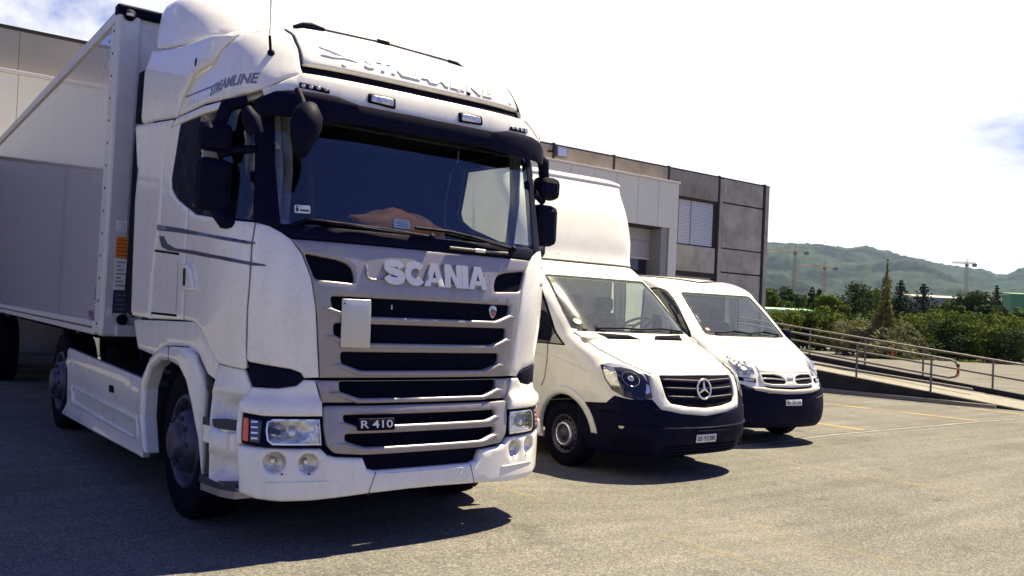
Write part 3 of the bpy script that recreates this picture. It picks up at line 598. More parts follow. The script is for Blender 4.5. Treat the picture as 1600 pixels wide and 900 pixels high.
for a, b in zip(joints[:-1], joints[1:]):
    if a < 24:
        panel(a + .05, b - .05, 6.28, 7.25, CONC2 if a < 24 else CONC)
    box('joint_pipe', (a - .045, 17.97, 5.9 if a < 24 else -.2), (a + .03, 18.1, 7.33), DARKJ, bld, 0)
    if a > 20: box('joint_pier', (a + .10, 17.985, -.2), (a + .26, 18.25, 6.27 if a < 24 else 7.2), CONC, bld, .01) if a < 24 else box('joint_pier', (a + .05, 17.985, -.2), (a + .25, 18.25, 7.2), CONC, bld, .01)
box('joint_pipe', (26.9 - .05, 17.95, -.2), (26.96, 18.1, 7.33), DARKJ, bld, 0)
for z0, z1 in ((6.33, 7.25), (4.50, 6.27), (3.54, 4.45), (1.6, 3.48), (-.2, 1.56)): panel(24.33, 26.84, z0, z1)
# bay with blinds
def blind_window(x0, x1, z0, z1):
    w = box('window', (x0, 18.20, z0), (x1, 18.26, z1), WIN, bld, 0)
    k = int((z1 - z0)/.085); mb_ = MB()
    for i in range(k):
        z = z0 + .02 + i*.085; mb_.add([(x0 + .03, 18.10, z), (x1 - .12, 18.10, z), (x1 - .12, 18.12, z + .078), (x0 + .03, 18.12, z + .078)], [(0, 1, 2, 3)])
    tag(mb_.build('blind_slat', BLIND, w), kind='stuff')
    for x in (x0 + .55, x0 + 1.25): box('blind_cord', (x, 18.085, z0), (x + .025, 18.095, z1), SILVERSTR, w, 0)
    box('window_frame', (x1 - .10, 18.06, z0), (x1, 18.2, z1), DARKJ, w, 0); box('window_head', (x0, 18.02, z1 - .06), (x1, 18.2, z1 + .02), DARKJ, w, 0)
blind_window(21.3, 23.98, 4.46, 6.24); blind_window(21.3, 23.98, 1.7, 3.28)
panel(21.3, 23.95, 3.42, 4.42); panel(21.3, 23.95, -.2, 1.6)
box('sill_gap', (21.3, 18.03, 3.30), (24.0, 18.2, 3.41), DARKJ, bld, 0)
# beige cladding block with the loading door
xs_ = [20.65 - 1.035*i for i in range(0, 20)]
DX0, DX1, DZ = 16.9, 20.24, 4.83
for i in range(len(xs_) - 1):
    b, a = xs_[i], xs_[i + 1]
    z0 = DZ if (a < DX1 - .05 and b > DX0 + .05) else -.2
    if a < DX1 < b:
        box('cladding_panel', (DX1, 17.0, -.2), (b - .008, 17.05, DZ - .003), CLAD, bld, .004); box('cladding_panel', (a + .008, 17.0, DZ), (b - .008, 17.05, 6.47), CLAD, bld, .004); continue
    box('cladding_panel', (a + .008, 17.0, z0), (b - .008, 17.05, 6.47), CLAD, bld, .004)
box('cladding_core', (.9, 17.055, 4.9), (20.6, 18.29, 6.44), DARKJ, bld, 0)
box('cladding_return', (20.61, 17.055, -.2), (20.645, 17.99, 6.47), CLAD, bld, 0)
box('flashing', (.9, 16.96, 6.475), (20.70, 18.0, 6.55), FLASH, bld, .01)
box('door_jamb', (19.88, 17.06, -.2), (20.235, 17.9, DZ), FASC, bld, 0); box('door_jamb', (16.7, 17.06, -.2), (16.9, 17.9, DZ), FASC, bld, 0)
box('door_head', (16.9, 17.06, DZ - .06), (19.88, 17.9, DZ + .05), DARKJ, bld, 0)
sd_ = box('sectional_door', (16.9, 17.62, 3.72), (19.88, 17.68, DZ - .06), DOORM, bld, 0)
for z in (4.32,): box('door_groove', (16.9, 17.612, z), (19.88, 17.6195, z + .02), SILVERSTR, sd_, 0)
for x in (17.6, 18.65): 
    box('door_window', (x, 17.61, 3.25), (x + .95, 17.66, 3.66), WIN, sd_, 0); box('door_mullion', (x - .10, 17.60, 3.05), (x, 17.67, 3.72), FLASH, sd_, 0)
box('door_rail', (16.9, 17.60, 3.66), (19.88, 17.67, 3.719), FLASH, sd_, 0)
box('doorway_shade_sheet', (16.9, 17.75, -.2), (19.88, 17.8, 3.7), DARKJ, bld, 0)  # dark sheet standing in for the shade inside the open doorway
# left wing: grey metal band over beige panels
for i in range(26):
    x = .85 - i*1.25
    box('band_panel', (x - 1.242, 17.90, 6.50), (x, 17.96, 7.42), FASC, bld, .003)
    box('wall_panel', (x - 1.242, 17.70, 4.5), (x, 17.75, 6.38), CLAD, bld, .003)
box('band_core', (-32, 17.965, 6.3), (9.7, 18.29, 7.38), DARKJ, bld, 0); box('wall_core', (-32, 17.76, -.2), (.9, 18.29, 6.36), DARKJ, bld, 0)
box('flashing', (-32, 17.66, 6.385), (.88, 17.89, 6.47), FLASH, bld, .008); box('band_cap', (-32, 17.87, 7.425), (9.75, 18.29, 7.50), DARKJ, bld, .005)
for i in range(7):
    x = 2.1 + i*1.25
    box('band_panel', (x - 1.242, 17.90, 6.57), (x, 17.96, 7.42), FASC, bld, .003)
DOCK = mat('dock_gate', (.19, .17, .20), .55, noise=.1)
for i in range(8):
    x = .85 - i*4.1
    g_ = box('dock_gate', (x - 4.05, 17.72, -.2), (x, 17.76, 4.42), DOCK, bld, .01); box('gate_light', (x - 2.4, 17.62, 4.22), (x - .9, 17.71, 4.36), FLASH, g_, .01)
fl = empty('floodlight', (15.55, 17.9, 7.0), 'small grey floodlight on the parapet of the warehouse', 'floodlight')
MB().box((15.32, 17.62, 6.80), (15.78, 17.78, 7.16), .03).build('lamp_body', STEEL, fl); box('lamp_glass', (15.36, 17.60, 6.84), (15.74, 17.618, 7.12), LENSM, fl, 0); MB().tube([(15.25, 17.98, 7.0), (15.27, 17.74, 6.98)], .03, 8).build('bracket', MATTE, fl)

# ------------------------------------------------------------------ ramp and railings
DV = Vector((-.243, .970, 0)); EV = Vector((.970, .243, 0)); O = Vector((17.25, 3.55, 0))
def rp(t, e, z): p = O + DV*t + EV*e; return (p.x, p.y, z)
SL = .1145
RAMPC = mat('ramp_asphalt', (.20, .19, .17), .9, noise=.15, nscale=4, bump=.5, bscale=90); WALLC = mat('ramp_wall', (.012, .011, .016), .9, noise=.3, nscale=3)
Lr, Wr = 10.2, 2.55
ramp = empty('loading_ramp', tuple(O), 'sloping concrete ramp climbing towards the warehouse', 'ramp')
zt = lambda t: -.055 + SL*max(t, 0)
obj('ramp_surface', [rp(-.4, 0, -.09), rp(-.4, Wr, -.09), rp(Lr, Wr, zt(Lr)), rp(Lr, 0, zt(Lr)), rp(Lr + 4.5, Wr, zt(Lr)), rp(Lr + 4.5, 0, zt(Lr))], [(0, 1, 2, 3), (3, 2, 4, 5)], RAMPC, ramp)
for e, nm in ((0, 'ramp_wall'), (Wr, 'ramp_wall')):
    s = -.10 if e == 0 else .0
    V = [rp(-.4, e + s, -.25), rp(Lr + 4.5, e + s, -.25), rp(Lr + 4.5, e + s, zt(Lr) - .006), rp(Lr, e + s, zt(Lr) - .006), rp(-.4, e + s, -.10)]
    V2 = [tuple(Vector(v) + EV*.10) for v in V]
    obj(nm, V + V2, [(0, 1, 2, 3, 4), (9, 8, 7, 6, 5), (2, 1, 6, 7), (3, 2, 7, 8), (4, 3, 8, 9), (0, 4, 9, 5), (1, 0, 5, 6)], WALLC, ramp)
MB().add([rp(.6, -.28, -.05), rp(5.2, -.20, -.05), rp(5.2, -.105, -.05), rp(.6, -.16, -.05), rp(.6, -.28, .02), rp(5.2, -.20, .05), rp(5.2, -.105, .05), rp(.6, -.16, .02)], [(4, 5, 6, 7), (0, 1, 5, 4), (3, 0, 4, 7), (1, 2, 6, 5)]).build('ramp_kerb', RAMPC, ramp)
kz = .17
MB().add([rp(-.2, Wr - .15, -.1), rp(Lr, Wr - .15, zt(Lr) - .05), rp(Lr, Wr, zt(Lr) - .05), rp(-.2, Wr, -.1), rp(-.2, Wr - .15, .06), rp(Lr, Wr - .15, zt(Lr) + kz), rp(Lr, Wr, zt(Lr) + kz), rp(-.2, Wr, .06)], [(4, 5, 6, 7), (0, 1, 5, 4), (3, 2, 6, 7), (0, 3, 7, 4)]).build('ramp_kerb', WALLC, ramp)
def railing(name, e, t0, t1, posts, h, zoff, label, hoop, mid):
    r_ = empty(name, rp(t0, e, zt(t0)), label, 'railing', 'railings on the ramp')
    zz = lambda t: zt(t) + zoff
    MB().tube([rp(t1, e, zz(t1) + h)] + [rp(t0 + .18, e, zz(t0) + h)] + [rp(t0 + .05, e, zz(t0) + h - .05), rp(t0, e, zz(t0) + h - .18), rp(t0, e, zz(t0) + mid + .12), rp(t0 + .05, e, zz(t0) + mid + .03), rp(t0 + .18, e, zz(t0) + mid)] + [rp(t1, e, zz(t1) + mid)], .026, 10).build('handrail', GALV, r_)
    for t in posts: MB().tube([rp(t, e, zz(t) - .02), rp(t, e, zz(t) + h)], .025, 8).build('post', GALV, r_)
    return r_
near = railing('ramp_railing', .04, 1.42, 13.5, [1.98, 3.65, 5.55, 7.4, 9.3, 11.2], .83, 0, 'galvanised railing on the near edge of the ramp with a taped end', True, .42)
HAZ = mat('hazard_orange', (.75, .22, .03), .5)
for k in range(4):
    z = zt(1.42) + .46 + k*.07
    MB().lathe([(.029, 0), (.029, .07)], rp(1.42, .04, z), (0, 0, 1), 12).build('hazard_tape', HAZ if k % 2 == 0 else INK, near)
far = railing('ramp_railing', Wr - .08, -.2, 13.5, [1.15, 2.75, 4.2, 5.7, 7.3, 9.0, 11], .68, kz, 'galvanised railing on the far edge of the ramp', True, .30)
MB().tube([rp(1.35, 1.15, zt(1.35) + .14), rp(13, 1.15, zt(Lr) + .14)], .03, 8).build('wheel_guard', GALV, ramp)
MB().tube([rp(1.35, 1.27, zt(1.35) + .12), rp(13, 1.27, zt(Lr) + .12)], .03, 8).build('wheel_guard', GALV, ramp)

# ------------------------------------------------------------------ the tractor unit
BODY, ROOFS, VIS, FLA, DOM = Surf(TRUCK), Surf(ROOF), Surf(VISOR), Surf(FLANK), Surf(DOME)
BOTH = (1, -1)
def lr(L, side): return list(map(tuple, L)) if side == 1 else mir(L)

def truck_wheel(parent, c, out, r=.515, w=.30, hubcap=.0):
    """c = centre of the outer face, out = +1/-1 towards +x/-x"""
    a = (out, 0, 0)
    t = MB().lathe([(.30, -w), (r*.86, -w), (r*.97, -w*.96), (r, -w*.85), (r, -w*.15), (r*.97, -w*.04), (r*.86, 0), (.325, -.01), (.30, -.03)], c, a, 48).build('wheel', RUBBER, parent)
    b = MB()
    for k in range(40):
        q = 2*math.pi*k/40; d = Vector((0, math.cos(q), math.sin(q))); e = Vector((0, -math.sin(q), math.cos(q))); C_ = Vector(c)
        for (h0, h1) in ((-.05, -.13), (-.17, -.25)):
            p = C_ + Vector((out, 0, 0))*h0 + d*(r - .004); p2 = C_ + Vector((out, 0, 0))*h1 + d*(r - .004)
            V = [p - e*.025, p + e*.025, p2 + e*.025, p2 - e*.025]; b.add(V + [v + d*.014 for v in V], [(4, 5, 6, 7), (0, 1, 5, 4), (1, 2, 6, 5), (2, 3, 7, 6), (3, 0, 4, 7)])
    tag(b.build('tread_block', RUBBER, t), kind='stuff')
    MB().lathe([(.315, -.02), (.300, .0), (.285, -.004), (.27, -.05), (.255, -.085), (.235, -.09), (.215, -.04), (.19, .015), (.15, .03), (.135, .03), (.13, .055), (.115, .075), (.10, .08), (.05, .085), (.0, .085)], c, a, 40).build('rim', STEEL, t)
    nb = MB()
    for k in range(10):
        q = 2*math.pi*k/10; p = Vector(c) + Vector((0, math.cos(q), math.sin(q)))*.168
        nb.lathe([(.015, .02), (.015, .045), (.009, .052), (.0, .053)], p, a, 6)
    tag(nb.build('wheel_nut', STEEL, t), kind='stuff')
    return t

truck = empty('semi_truck', (0, 1.2, .06), 'big white lorry cab with grey front grille and SCANIA lettering', 'truck')

# dark inner shell, open where the windows are
ws = half(P['ws_left'])
win = P['side_window']
_c = np.array(win).mean(0); win_in = [tuple(_c + (np.array(p) - _c)*[.94, .93]) for p in win]
def edge_y(S, y, v0, v1, n=8):
    vv = np.linspace(v0, v1, n); return [(float(s), float(v)) for s, v in zip(S.s_at(y, vv), vv)]
rt = edge_y(BODY, 2.28, .97, 2.80)
shell = rt + mir(rt)
patch('inner_shell', BODY, shell, MATTE, truck, off=-.022, th=.015, r=0, res=.08, holes=[ws, win_in, mir(win_in)])
box('rear_wall', (-1.18, 2.26, 1.05), (1.18, 2.30, 3.0), MATTE, truck)
box('cab_floor', (-1.04, .80, 1.05), (1.04, 2.27, 1.12), MATTE, truck)
box('cab_ceiling', (-1.12, .55, 2.92), (1.12, 2.27, 2.96), DARKIN, truck)

# side panels
for sd in BOTH:
    patch('corner_panel', BODY, lr(P['corner_panel'], sd), WHITE, truck, th=.03, r=.012)
    patch('corner_scoop', BODY, lr(P['corner_vent'], sd), BLACK, truck, off=.006, th=.06, r=.012)
    door = patch('door', BODY, lr(P['door'], sd), WHITE, truck, th=.03, r=.008, holes=[])
    h = lr(P['handle'], sd)
    hp = patch('door_handle', BODY, rnd(h, .03), WHITE, door, off=.022, th=.03, r=.012, res=.02)
    hx = np.array(h).mean(0)
    patch('handle_recess', BODY, rnd([(hx[0] + a*.10*sd, hx[1] + b) for a, b in ((-.35, .055), (.2, .055), (.2, -.06), (-.35, -.06))], .02), DARKIN, door, off=.0245, th=.004, r=0, res=.03)
    patch('stripe', BODY, lr(P['stripe1'], sd), STRIPE, door, off=.003, th=.003, r=0)
    patch('stripe', BODY, lr(P['stripe2'], sd), STRIPE, door, off=.003, th=.003, r=0)
    slp = patch('sleeper_panel', BODY, lr(P['sleeper'], sd), WHITE, truck, th=.03, r=.008)
    a, b, c, d = P['locker_lines']
    for q in ((a, b), (c, d)):
        patch('hatch_hinge', BODY, lr(strip(q, .016), sd), MATTE, slp, off=.002, th=.002, r=0)
    patch('hatch_edge', BODY, lr(strip([(b[0] - .02, b[1] - .05), (d[0] - .02, d[1] + .03)], .006), sd), STEEL, slp, off=.0015, th=.002, r=0)
    patch('cant_rail', BODY, lr(P['cant_rail'], sd), WHITE, truck, off=.004, th=.03, r=.008, res=.03)
    # front part of the side window is glass, the rear part a black panel
    sw_ = [tuple(p) for p in P['side_window']]
    fr_ = [(-1.72, 2.552)] + sw_[2:9] + [(-1.66, 1.876)]; bk_ = [(-1.735, 2.553), (-1.675, 1.878)] + sw_[10:] + sw_[:2] if False else [(-1.735, 2.556), (-1.675, 1.880)] + sw_[10:] + sw_[:1]
    if sd == -1: fr_ = sw_
    patch('side_window', BODY, lr(fr_, sd), SGLASS, truck, off=-.004, th=0, r=0, res=.07)
    if sd == 1: patch('window_panel', BODY, lr(bk_, sd), BLACK, truck, off=-.003, th=.01, r=.004, res=.06)
    patch('windscreen_pillar', BODY, lr(P['pillar'], sd), BLACK, truck, off=.0, th=.03, r=.008, res=.03)
    # body below the door
    patch('lower_cab_panel', BODY, lr(P['lower_cab'], sd), WHITE, truck, off=-.006, th=.03, r=.01)
    patch('wheel_arch', FLA, lr(P['fender'], sd), WHITE, truck, off=.03, th=.10, r=.022, res=.03)
    patch('arch_seam', FLA, lr(strip([(-1.70, 1.04), (-1.71, 1.135)], .008), sd), MATTE, truck, off=.0315, th=.003, r=0, res=.03)
    up = patch('side_deflector', FLA, lr(P['defl_up'], sd), WHITE, truck, off=.0, th=.03, r=.012, res=.06)
    patch('deflector_rubber', FLA, lr(P['rubber_up'], sd), RUBBER, up, off=-.006, th=.02, r=.004)
    lo = patch('side_deflector', FLA, lr(P['defl_low'], sd), WHITE, truck, off=.0, th=.03, r=.012, res=.06)
    patch('deflector_rubber', FLA, lr(P['rubber_low'], sd), RUBBER, lo, off=-.006, th=.02, r=.004)
    # entry steps
    patch('step_housing', BODY, lr(P['step_box'], sd), WHITE, truck, off=-.012, th=.02, r=.01, res=.03, lift=lambda V2, d: -.10*np.clip(d/.02, 0, 1)*(np.clip((.44 - V2[:, 1])/.02, 0, 1) + np.clip((V2[:, 1] - .58)/.02, 0, 1)*np.clip((.80 - V2[:, 1])/.05, 0, 1)))
    X = lambda x: -x if sd == 1 else x
    def sbox(n, lo_, hi_, m, par=truck, b=.008):
        x0, x1 = sorted((X(lo_[0])*1.0, X(hi_[0])*1.0)); return box(n, (x0, lo_[1], lo_[2]), (x1, hi_[1], hi_[2]), m, par, b)
    def tread(n, z0, z1, m, par, g=0.0):
        pl_ = [(.92, .30), (1.10 + g, .30), (1.15 + g, .40), (1.19 + g, .64), (.92, .64)]; k_ = len(pl_)
        V = [(X(x), y, z) for z in (z0, z1) for x, y in pl_]
        return obj(n, V, [list(range(k_))[::-1], list(range(k_, 2*k_))] + [(i, (i+1) % k_, k_ + (i+1) % k_, k_ + i) for i in range(k_)], m, par)
    up_ = tread('step', .805, .85, TREAD, truck, .008); tread('step_lip', .70, .804, WHITE, up_)
    sbox('step_bracket', (1.0, .29, .69), (1.145, .40, .795), WHITE, up_, .012)
    dn_ = tread('step', .455, .50, TREAD, truck, .01); tread('step_lip', .41, .454, GREY, dn_)
    patch('lamp_frame', BODY, lr(P['lamp_frame'], sd), WHITE, truck, off=.012, th=.05, r=.008, res=.03)
    # tank skirt
    sk = patch('side_skirt', FLA, lr(P['skirt'], sd), WHITE, truck, off=-.01, th=.04, r=.015, res=.09,
               lift=lambda V2, d: .035*np.clip((.33 - V2[:, 1])/.06, 0, 1) + .022*np.clip(1 - np.abs(V2[:, 1] - .75)/.05, 0, 1))
    patch('skirt_rim', FLA, lr(P['skirt_panel'], sd), WHITE, sk, off=.004, th=.02, r=.012, res=.07, holes=[rnd(np.array(rect(-5.03, -2.58, .415, .515)) if sd == 1 else np.array(rect(2.58, 5.03, .415, .515)), .03)])
    patch('skirt_groove', FLA, lr(strip([(-5.45, .715), (-2.40, .698)], .012), sd), MATTE, sk, off=-.004, th=.004, r=0, res=.2)
    patch('filler_cap', FLA, lr(rnd(P['tank_cap'], .02), sd), BLACK, sk, off=.006, th=.02, r=.004, res=.03)

# dash band along the foot of the windscreen, glass
patch('windscreen', BODY, ws, WGLASS, truck, off=-.006, th=0, r=0, res=.07)
patch('windscreen_cowl', BODY, half([(-.955, 1.815), (-.948, 1.775), (-.898, 1.733)]), BLACK, truck, off=.001, th=.02, r=.005)
for k, w in enumerate(([(-.90, 1.80), (-.80, 1.845), (-.6, 1.838), (-.30, 1.83), (.02, 1.81)], [(-.095, 1.862), (.166, 1.860), (.474, 1.825), (.689, 1.785)])):
    pts = BODY.map(np.array(w)); q = [tuple(p + n*.022) for p, n in zip(*pts)]
    wp = tube('wiper', q, .011, BLACK, truck, 6)
    mm = (np.array(q[1]) + np.array(q[2]))/2
    tube('wiper_arm', [q[-1], tuple(np.array(q[-1])*.5 + mm*.5 + [0, -.02, -.006]), tuple(mm + [0, -.012, 0])], .009, BLACK, wp, 6)
    MB().lathe([(.022, -.03), (.022, .02), (.0, .024)], q[-1], (0, -1, .3), 12).build('wiper_pivot', BLACK, wp)
pts = BODY.map(np.array([(.155, 1.752), (.384, 1.75), (.635, 1.752)])); q = [tuple(p + n*.02) for p, n in zip(*pts)]
wp = tube('wiper', q, .010, GALV, truck, 6); tube('wiper_joint', [tuple(np.array(q[1]) + [-.03, 0, 0]), tuple(np.array(q[1]) + [.05, 0, 0])], .014, CHROME, wp, 8)
st = patch('window_sticker', BODY, rnd(P['sticker'], .012), PAPER, truck, off=.0, th=.001, r=0, res=.03)
a = np.array(P['sticker'])
patch('pictogram', BODY, rnd(rect(a[:, 0].min() + .010, a[:, 0].min() + .024, 1.897, 1.921), .006), INK, st, off=.002, th=.001, r=0, res=.03)
patch('pictogram_head', BODY, [(a[:, 0].min() + .017 + .006*math.cos(q), 1.928 + .006*math.sin(q)) for q in np.linspace(0, 6.28, 10)[:-1]], INK, st, off=.002, th=.001, r=0, res=.03)
patch('print_line', BODY, rect(a[:, 0].min() + .034, a[:, 0].max() - .012, 1.902, 1.912), INK, st, off=.002, th=.001, r=0, res=.03)

# upper grille panel
def gaps(l): return half(l)
top = {1: 1.398, 2: 1.238, 3: 1.068, 4: .893, 5: .690, 6: .578}
def opening(k):
    q = [list(p) for p in P['op%d' % k]]
    if k in (1, 2): q = [[(a[0] - b[0])/2, a[1]] for a, b in zip(q, P['op%dr' % k])]
    if k == 6: q = [[-.548, .578], q[1], q[2]]
    q[0][1] = top[k]
    return rnd(half(q), .022)
vents = [rnd(P['vent_opening'], .02), rnd(mir(P['vent_opening']), .02)]
ops = [opening(k) for k in (1, 2, 3)]
hood = half(P['hood_left'])
gp_ = patch('grille_panel', BODY, hood, GREY, truck, off=.002, th=.04, r=.012, res=.035, holes=ops + vents)
for L in ops: patch('grille_mesh', BODY, np.array(L)*[1.02, 1] , MATTE, gp_, off=-.05, th=.004, r=0, res=.08)
for L in vents: patch('air_intake', BODY, np.array(L), MATTE, gp_, off=-.05, th=.004, r=0, res=.08)
# raised bars between the openings: a lit chamfer along the lower edge of each opening
def sill(L, par, S=BODY):
    L = np.array(L); x0, x1 = L[:, 0].min(), L[:, 0].max(); yb = L[:, 1].min(); yt = L[:, 1].max()
    k = [p for p in L if p[1] < yb + .004]; xa, xb = min(p[0] for p in k), max(p[0] for p in k)
    hgt = yt - yb; hc = hgt*.42
    o = [(x0 - .002, yb + hc), (xa, yb + .001), (xb, yb + .001), (x1 + .002, yb + hc), (x1 + .06, yb + hc*.8), (xb + .02, yb - .03), (xa - .02, yb - .03), (x0 - .06, yb + hc*.8)]
    return patch('grille_bar', S, o, GREY, par, off=.016, th=.045, r=.018, res=.03)
for L in ops: sill(L, gp_)
lip = half([(-.45, 1.60), (-.445, 1.53), (-.43, 1.51), (-.40, 1.503)])
lip2 = half([(-.435, 1.60), (-.43, 1.535), (-.42, 1.523), (-.40, 1.518)])
patch('badge_ledge', BODY, list(lip[:4]) + list(mir(lip[:4])) + list(reversed(list(lip2[:4]) + list(mir(lip2[:4])))), GREY, gp_, off=.012, th=.012, r=.005, res=.03)
def smooth(pts, k=5):
    Q = np.array([pts[0]] + list(pts) + [pts[-1]], float); out = []
    for i in range(1, len(Q) - 2):
        for j in range(k):
            t = j/k; out.append(.5*(2*Q[i] + (Q[i+1] - Q[i-1])*t + (2*Q[i-1] - 5*Q[i] + 4*Q[i+1] - Q[i+2])*t*t + (3*Q[i] - Q[i-1] - 3*Q[i+1] + Q[i+2])*t**3))
    return out + [Q[-2]]
S_ = strip(smooth([(.83, .69), (.73, .82), (.49, .865), (.25, .82), (.155, .70), (.27, .58), (.52, .51), (.76, .43), (.845, .30), (.75, .17), (.49, .135), (.24, .18), (.13, .32)]), .305)
C_ = strip([(.52 + .385*math.cos(R(q)), .5 + .365*math.sin(R(q))) for q in range(40, 321, 10)], .30)
A_ = [(0, 0), (.35, 1), (.69, 1), (1.04, 0), (.745, 0), (.69, .17), (.35, .17), (.295, 0)]; Ah = [(.425, .37), (.615, .37), (.52, .67)]
N_ = [(0, 0), (0, 1), (.31, 1), (.61, .45), (.61, 1), (.91, 1), (.91, 0), (.60, 0), (.30, .55), (.30, 0)]; I_ = [(0, 0), (0, 1), (.32, 1), (.32, 0)]
x = 0; word = []
for L, w, h_ in ((S_, .98, None), (C_, .93, None), (A_, 1.04, Ah), (N_, .91, None), (I_, .32, None), (A_, 1.04, Ah)):
    word.append((x, L, h_)); x += w + .012
kx, ky, x0, v0 = .775/x, .150, -.332, 1.489
def put(L, x, g=0.0): return [(x0 + (a + x)*kx, v0 + b*ky) for a, b in L]
for x, L, h_ in word:
    lt = patch('letter', BODY, put(L, x), SILVER, gp_, off=.026, th=.03, r=0, res=.03, holes=[put(h_, x)] if h_ else [])
# crest: shield with a red creature on it
cx, cv = .520, 1.350
sh = [(cx - .026, cv + .036), (cx, cv + .044), (cx + .026, cv + .036), (cx + .032, cv + .012), (cx + .024, cv - .018), (cx + .012, cv - .038), (cx, cv - .046), (cx - .012, cv - .038), (cx - .024, cv - .018), (cx - .032, cv + .012)]
em = patch('emblem', BODY, sh, CHROME, gp_, off=-.012, th=.02, r=.004, res=.02)
patch('emblem_field', BODY, [(cx + (a - cx)*.75, cv - .006 + (b - cv)*.68) for a, b in sh], STRIPE, em, off=-.0105, th=.002, r=0, res=.02)
patch('emblem_beast', BODY, [(cx + .016*math.cos(q)*(1 + .25*math.sin(3*q)), cv - .012 + .020*math.sin(q)*(1 + .2*math.cos(2*q))) for q in np.linspace(0, 2*math.pi, 17)[:-1]], REDL, em, off=-.008, th=.003, r=0, res=.02)
patch('emblem_crown', BODY, rect(cx - .012, cx + .012, cv + .012, cv + .034), SILVER, em, off=-.0085, th=.003, r=0, res=.02)
patch('grille_clip', BODY, rect(-.262, -.254, 1.335, 1.363), SILVER, gp_, off=-.015, th=.02, r=0, res=.02)
ph = P['plate_holder'][:4]
pl = patch('number_plate_board', BODY, rnd(ph, .008), SILVER, truck, off=.020, th=.010, r=.003)
MB().lathe([(.006, 0), (.005, .004), (0, .005)], at(BODY, -.587, 1.36) + [0, -.021, 0], (0, -1, 0), 8).build('rivet', INK, pl)

# fixed band under the seam and the lower grille
b4 = [(-.723, .896), (-.700, .83), (-.684, .763)]
o4 = opening(4)
g2 = patch('grille_band', BODY, half(b4), GREY, truck, off=-.008, th=.03, r=.008, res=.035, holes=[o4])
patch('grille_mesh', BODY, o4, MATTE, g2, off=-.05, th=.004, r=0, res=.08)
sill(o4, g2)
l5, l6 = opening(5), opening(6)
g3 = patch('lower_grille', BODY, rnd(half(P['lower_left']), .02), GREY, truck, off=.006, th=.03, r=.012, res=.035, holes=[l5, l6])
for L in (l5, l6): patch('grille_mesh', BODY, L, MATTE, g3, off=-.05, th=.004, r=0, res=.08); sill(L, g3)
bd = patch('badge', BODY, rnd(rect(-.475, -.235, .595, .668), .012), BLACK, g3, off=.030, th=.03, r=.004, res=.04)
text('badge_lettering', 'R 410', BODY, (-.458, .610), .205, .046, SILVER, bd, off=.035, th=.004, bold=.012)

# bumper
bl = P['bump_left']
bb = [(-1.15, .235), (-1.045, .200), (-.903, .185), (-.728, .188), (-.387, .213), (-.106, .222)]
bump = [(-1.183, .512), (-1.170, .38), (-1.15, .235)] + bb[1:] + mir(bb[1:]) + [(1.15, .235), (1.170, .38), (1.183, .512)] + mir(bl)[0:]
bump_o = list(bl) + mir(bl) + [(1.170, .38)] + mir(bb) + bb[::-1] + [(-1.170, .38)]
bump_o = [tuple(p) for p in bl] + mir(bl) + [(1.172, .40), (1.15, .235)] + [(-a, b) for a, b in bb[1:]] + [tuple(p) for p in bb[1:][::-1]] + [(-1.15, .235), (-1.172, .40)]
fx = P['fogs']
def circ(c, rx, ry, n=20): return [(c[0] + rx*math.cos(q), c[1] + ry*math.sin(q)) for q in np.linspace(0, 2*math.pi, n + 1)[:-1]]
fogs = [circ((sx*f[0], f[1]), .062 if k == 0 else .055, .058 if k == 0 else .056) for k, f in enumerate(fx) for sx in (1, -1)]
bp_ = patch('bumper', BODY, bump_o, WHITE, truck, off=.004, th=.05, r=.02, res=.035, holes=fogs,
            lift=lambda V2, d: -.010*np.clip((np.abs(V2[:, 0]) - .27)/.03, 0, 1)*np.clip((.62 - np.abs(V2[:, 0]))/.03, 0, 1)*0)
for L in fogs:
    c = np.array(L).mean(0)
    k = patch('fog_lamp', BODY, np.array(L)*1.0, LENSM, bp_, off=-.012, th=.004, r=0, res=.02, lift=lambda V2, d, c=c: -.035*np.clip(1 - (np.hypot(*(V2 - c).T)/.06)**2, 0, 1))
    patch('fog_glass', BODY, np.array(L), LGLASS, k, off=-.003, th=0, r=0, res=.03)
    patch('fog_bulb', BODY, circ(c + [-.012, .004], .016, .016, 10), CHROME, k, off=-.012, th=.02, r=.006, res=.01)
for x, v in ((-.905, .352), (-.752, .352), (.905, .352), (.752, .352)): patch('bolt_hole', BODY, circ((x, v), .007, .007, 8), INK, bp_, off=.0055, th=.002, r=0, res=.02)
for sd in BOTH:
    patch('bumper_seam', BODY, lr(strip([(-.345, .345), (-.39, .205)], .005), sd), STEEL, bp_, off=.0052, th=.002, r=0, res=.05)
    patch('bumper_crease', BODY, lr(strip([(-1.0, .300), (-.80, .305), (-.62, .305)], .010), sd), WHITE, bp_, off=.010, th=.008, r=.004, res=.03)
patch('bumper_crease', BODY, half([(-.29, .335), (-.262, .268), (-.25, .278), (-.275, .327)])[:8], WHITE, bp_, off=.009, th=.006, r=.003, res=.03)
patch('lower_intake', BODY, half([(-.60, .47), (-.45, .40), (-.36, .32)]), MATTE, truck, off=-.04, th=.01, r=0, res=.06)
patch('bumper_seam_backing', BODY, half([(-1.06, .76), (-1.08, .27), (-.9, .22)]), MATTE, truck, off=-.05, th=.01, r=0, res=.08)
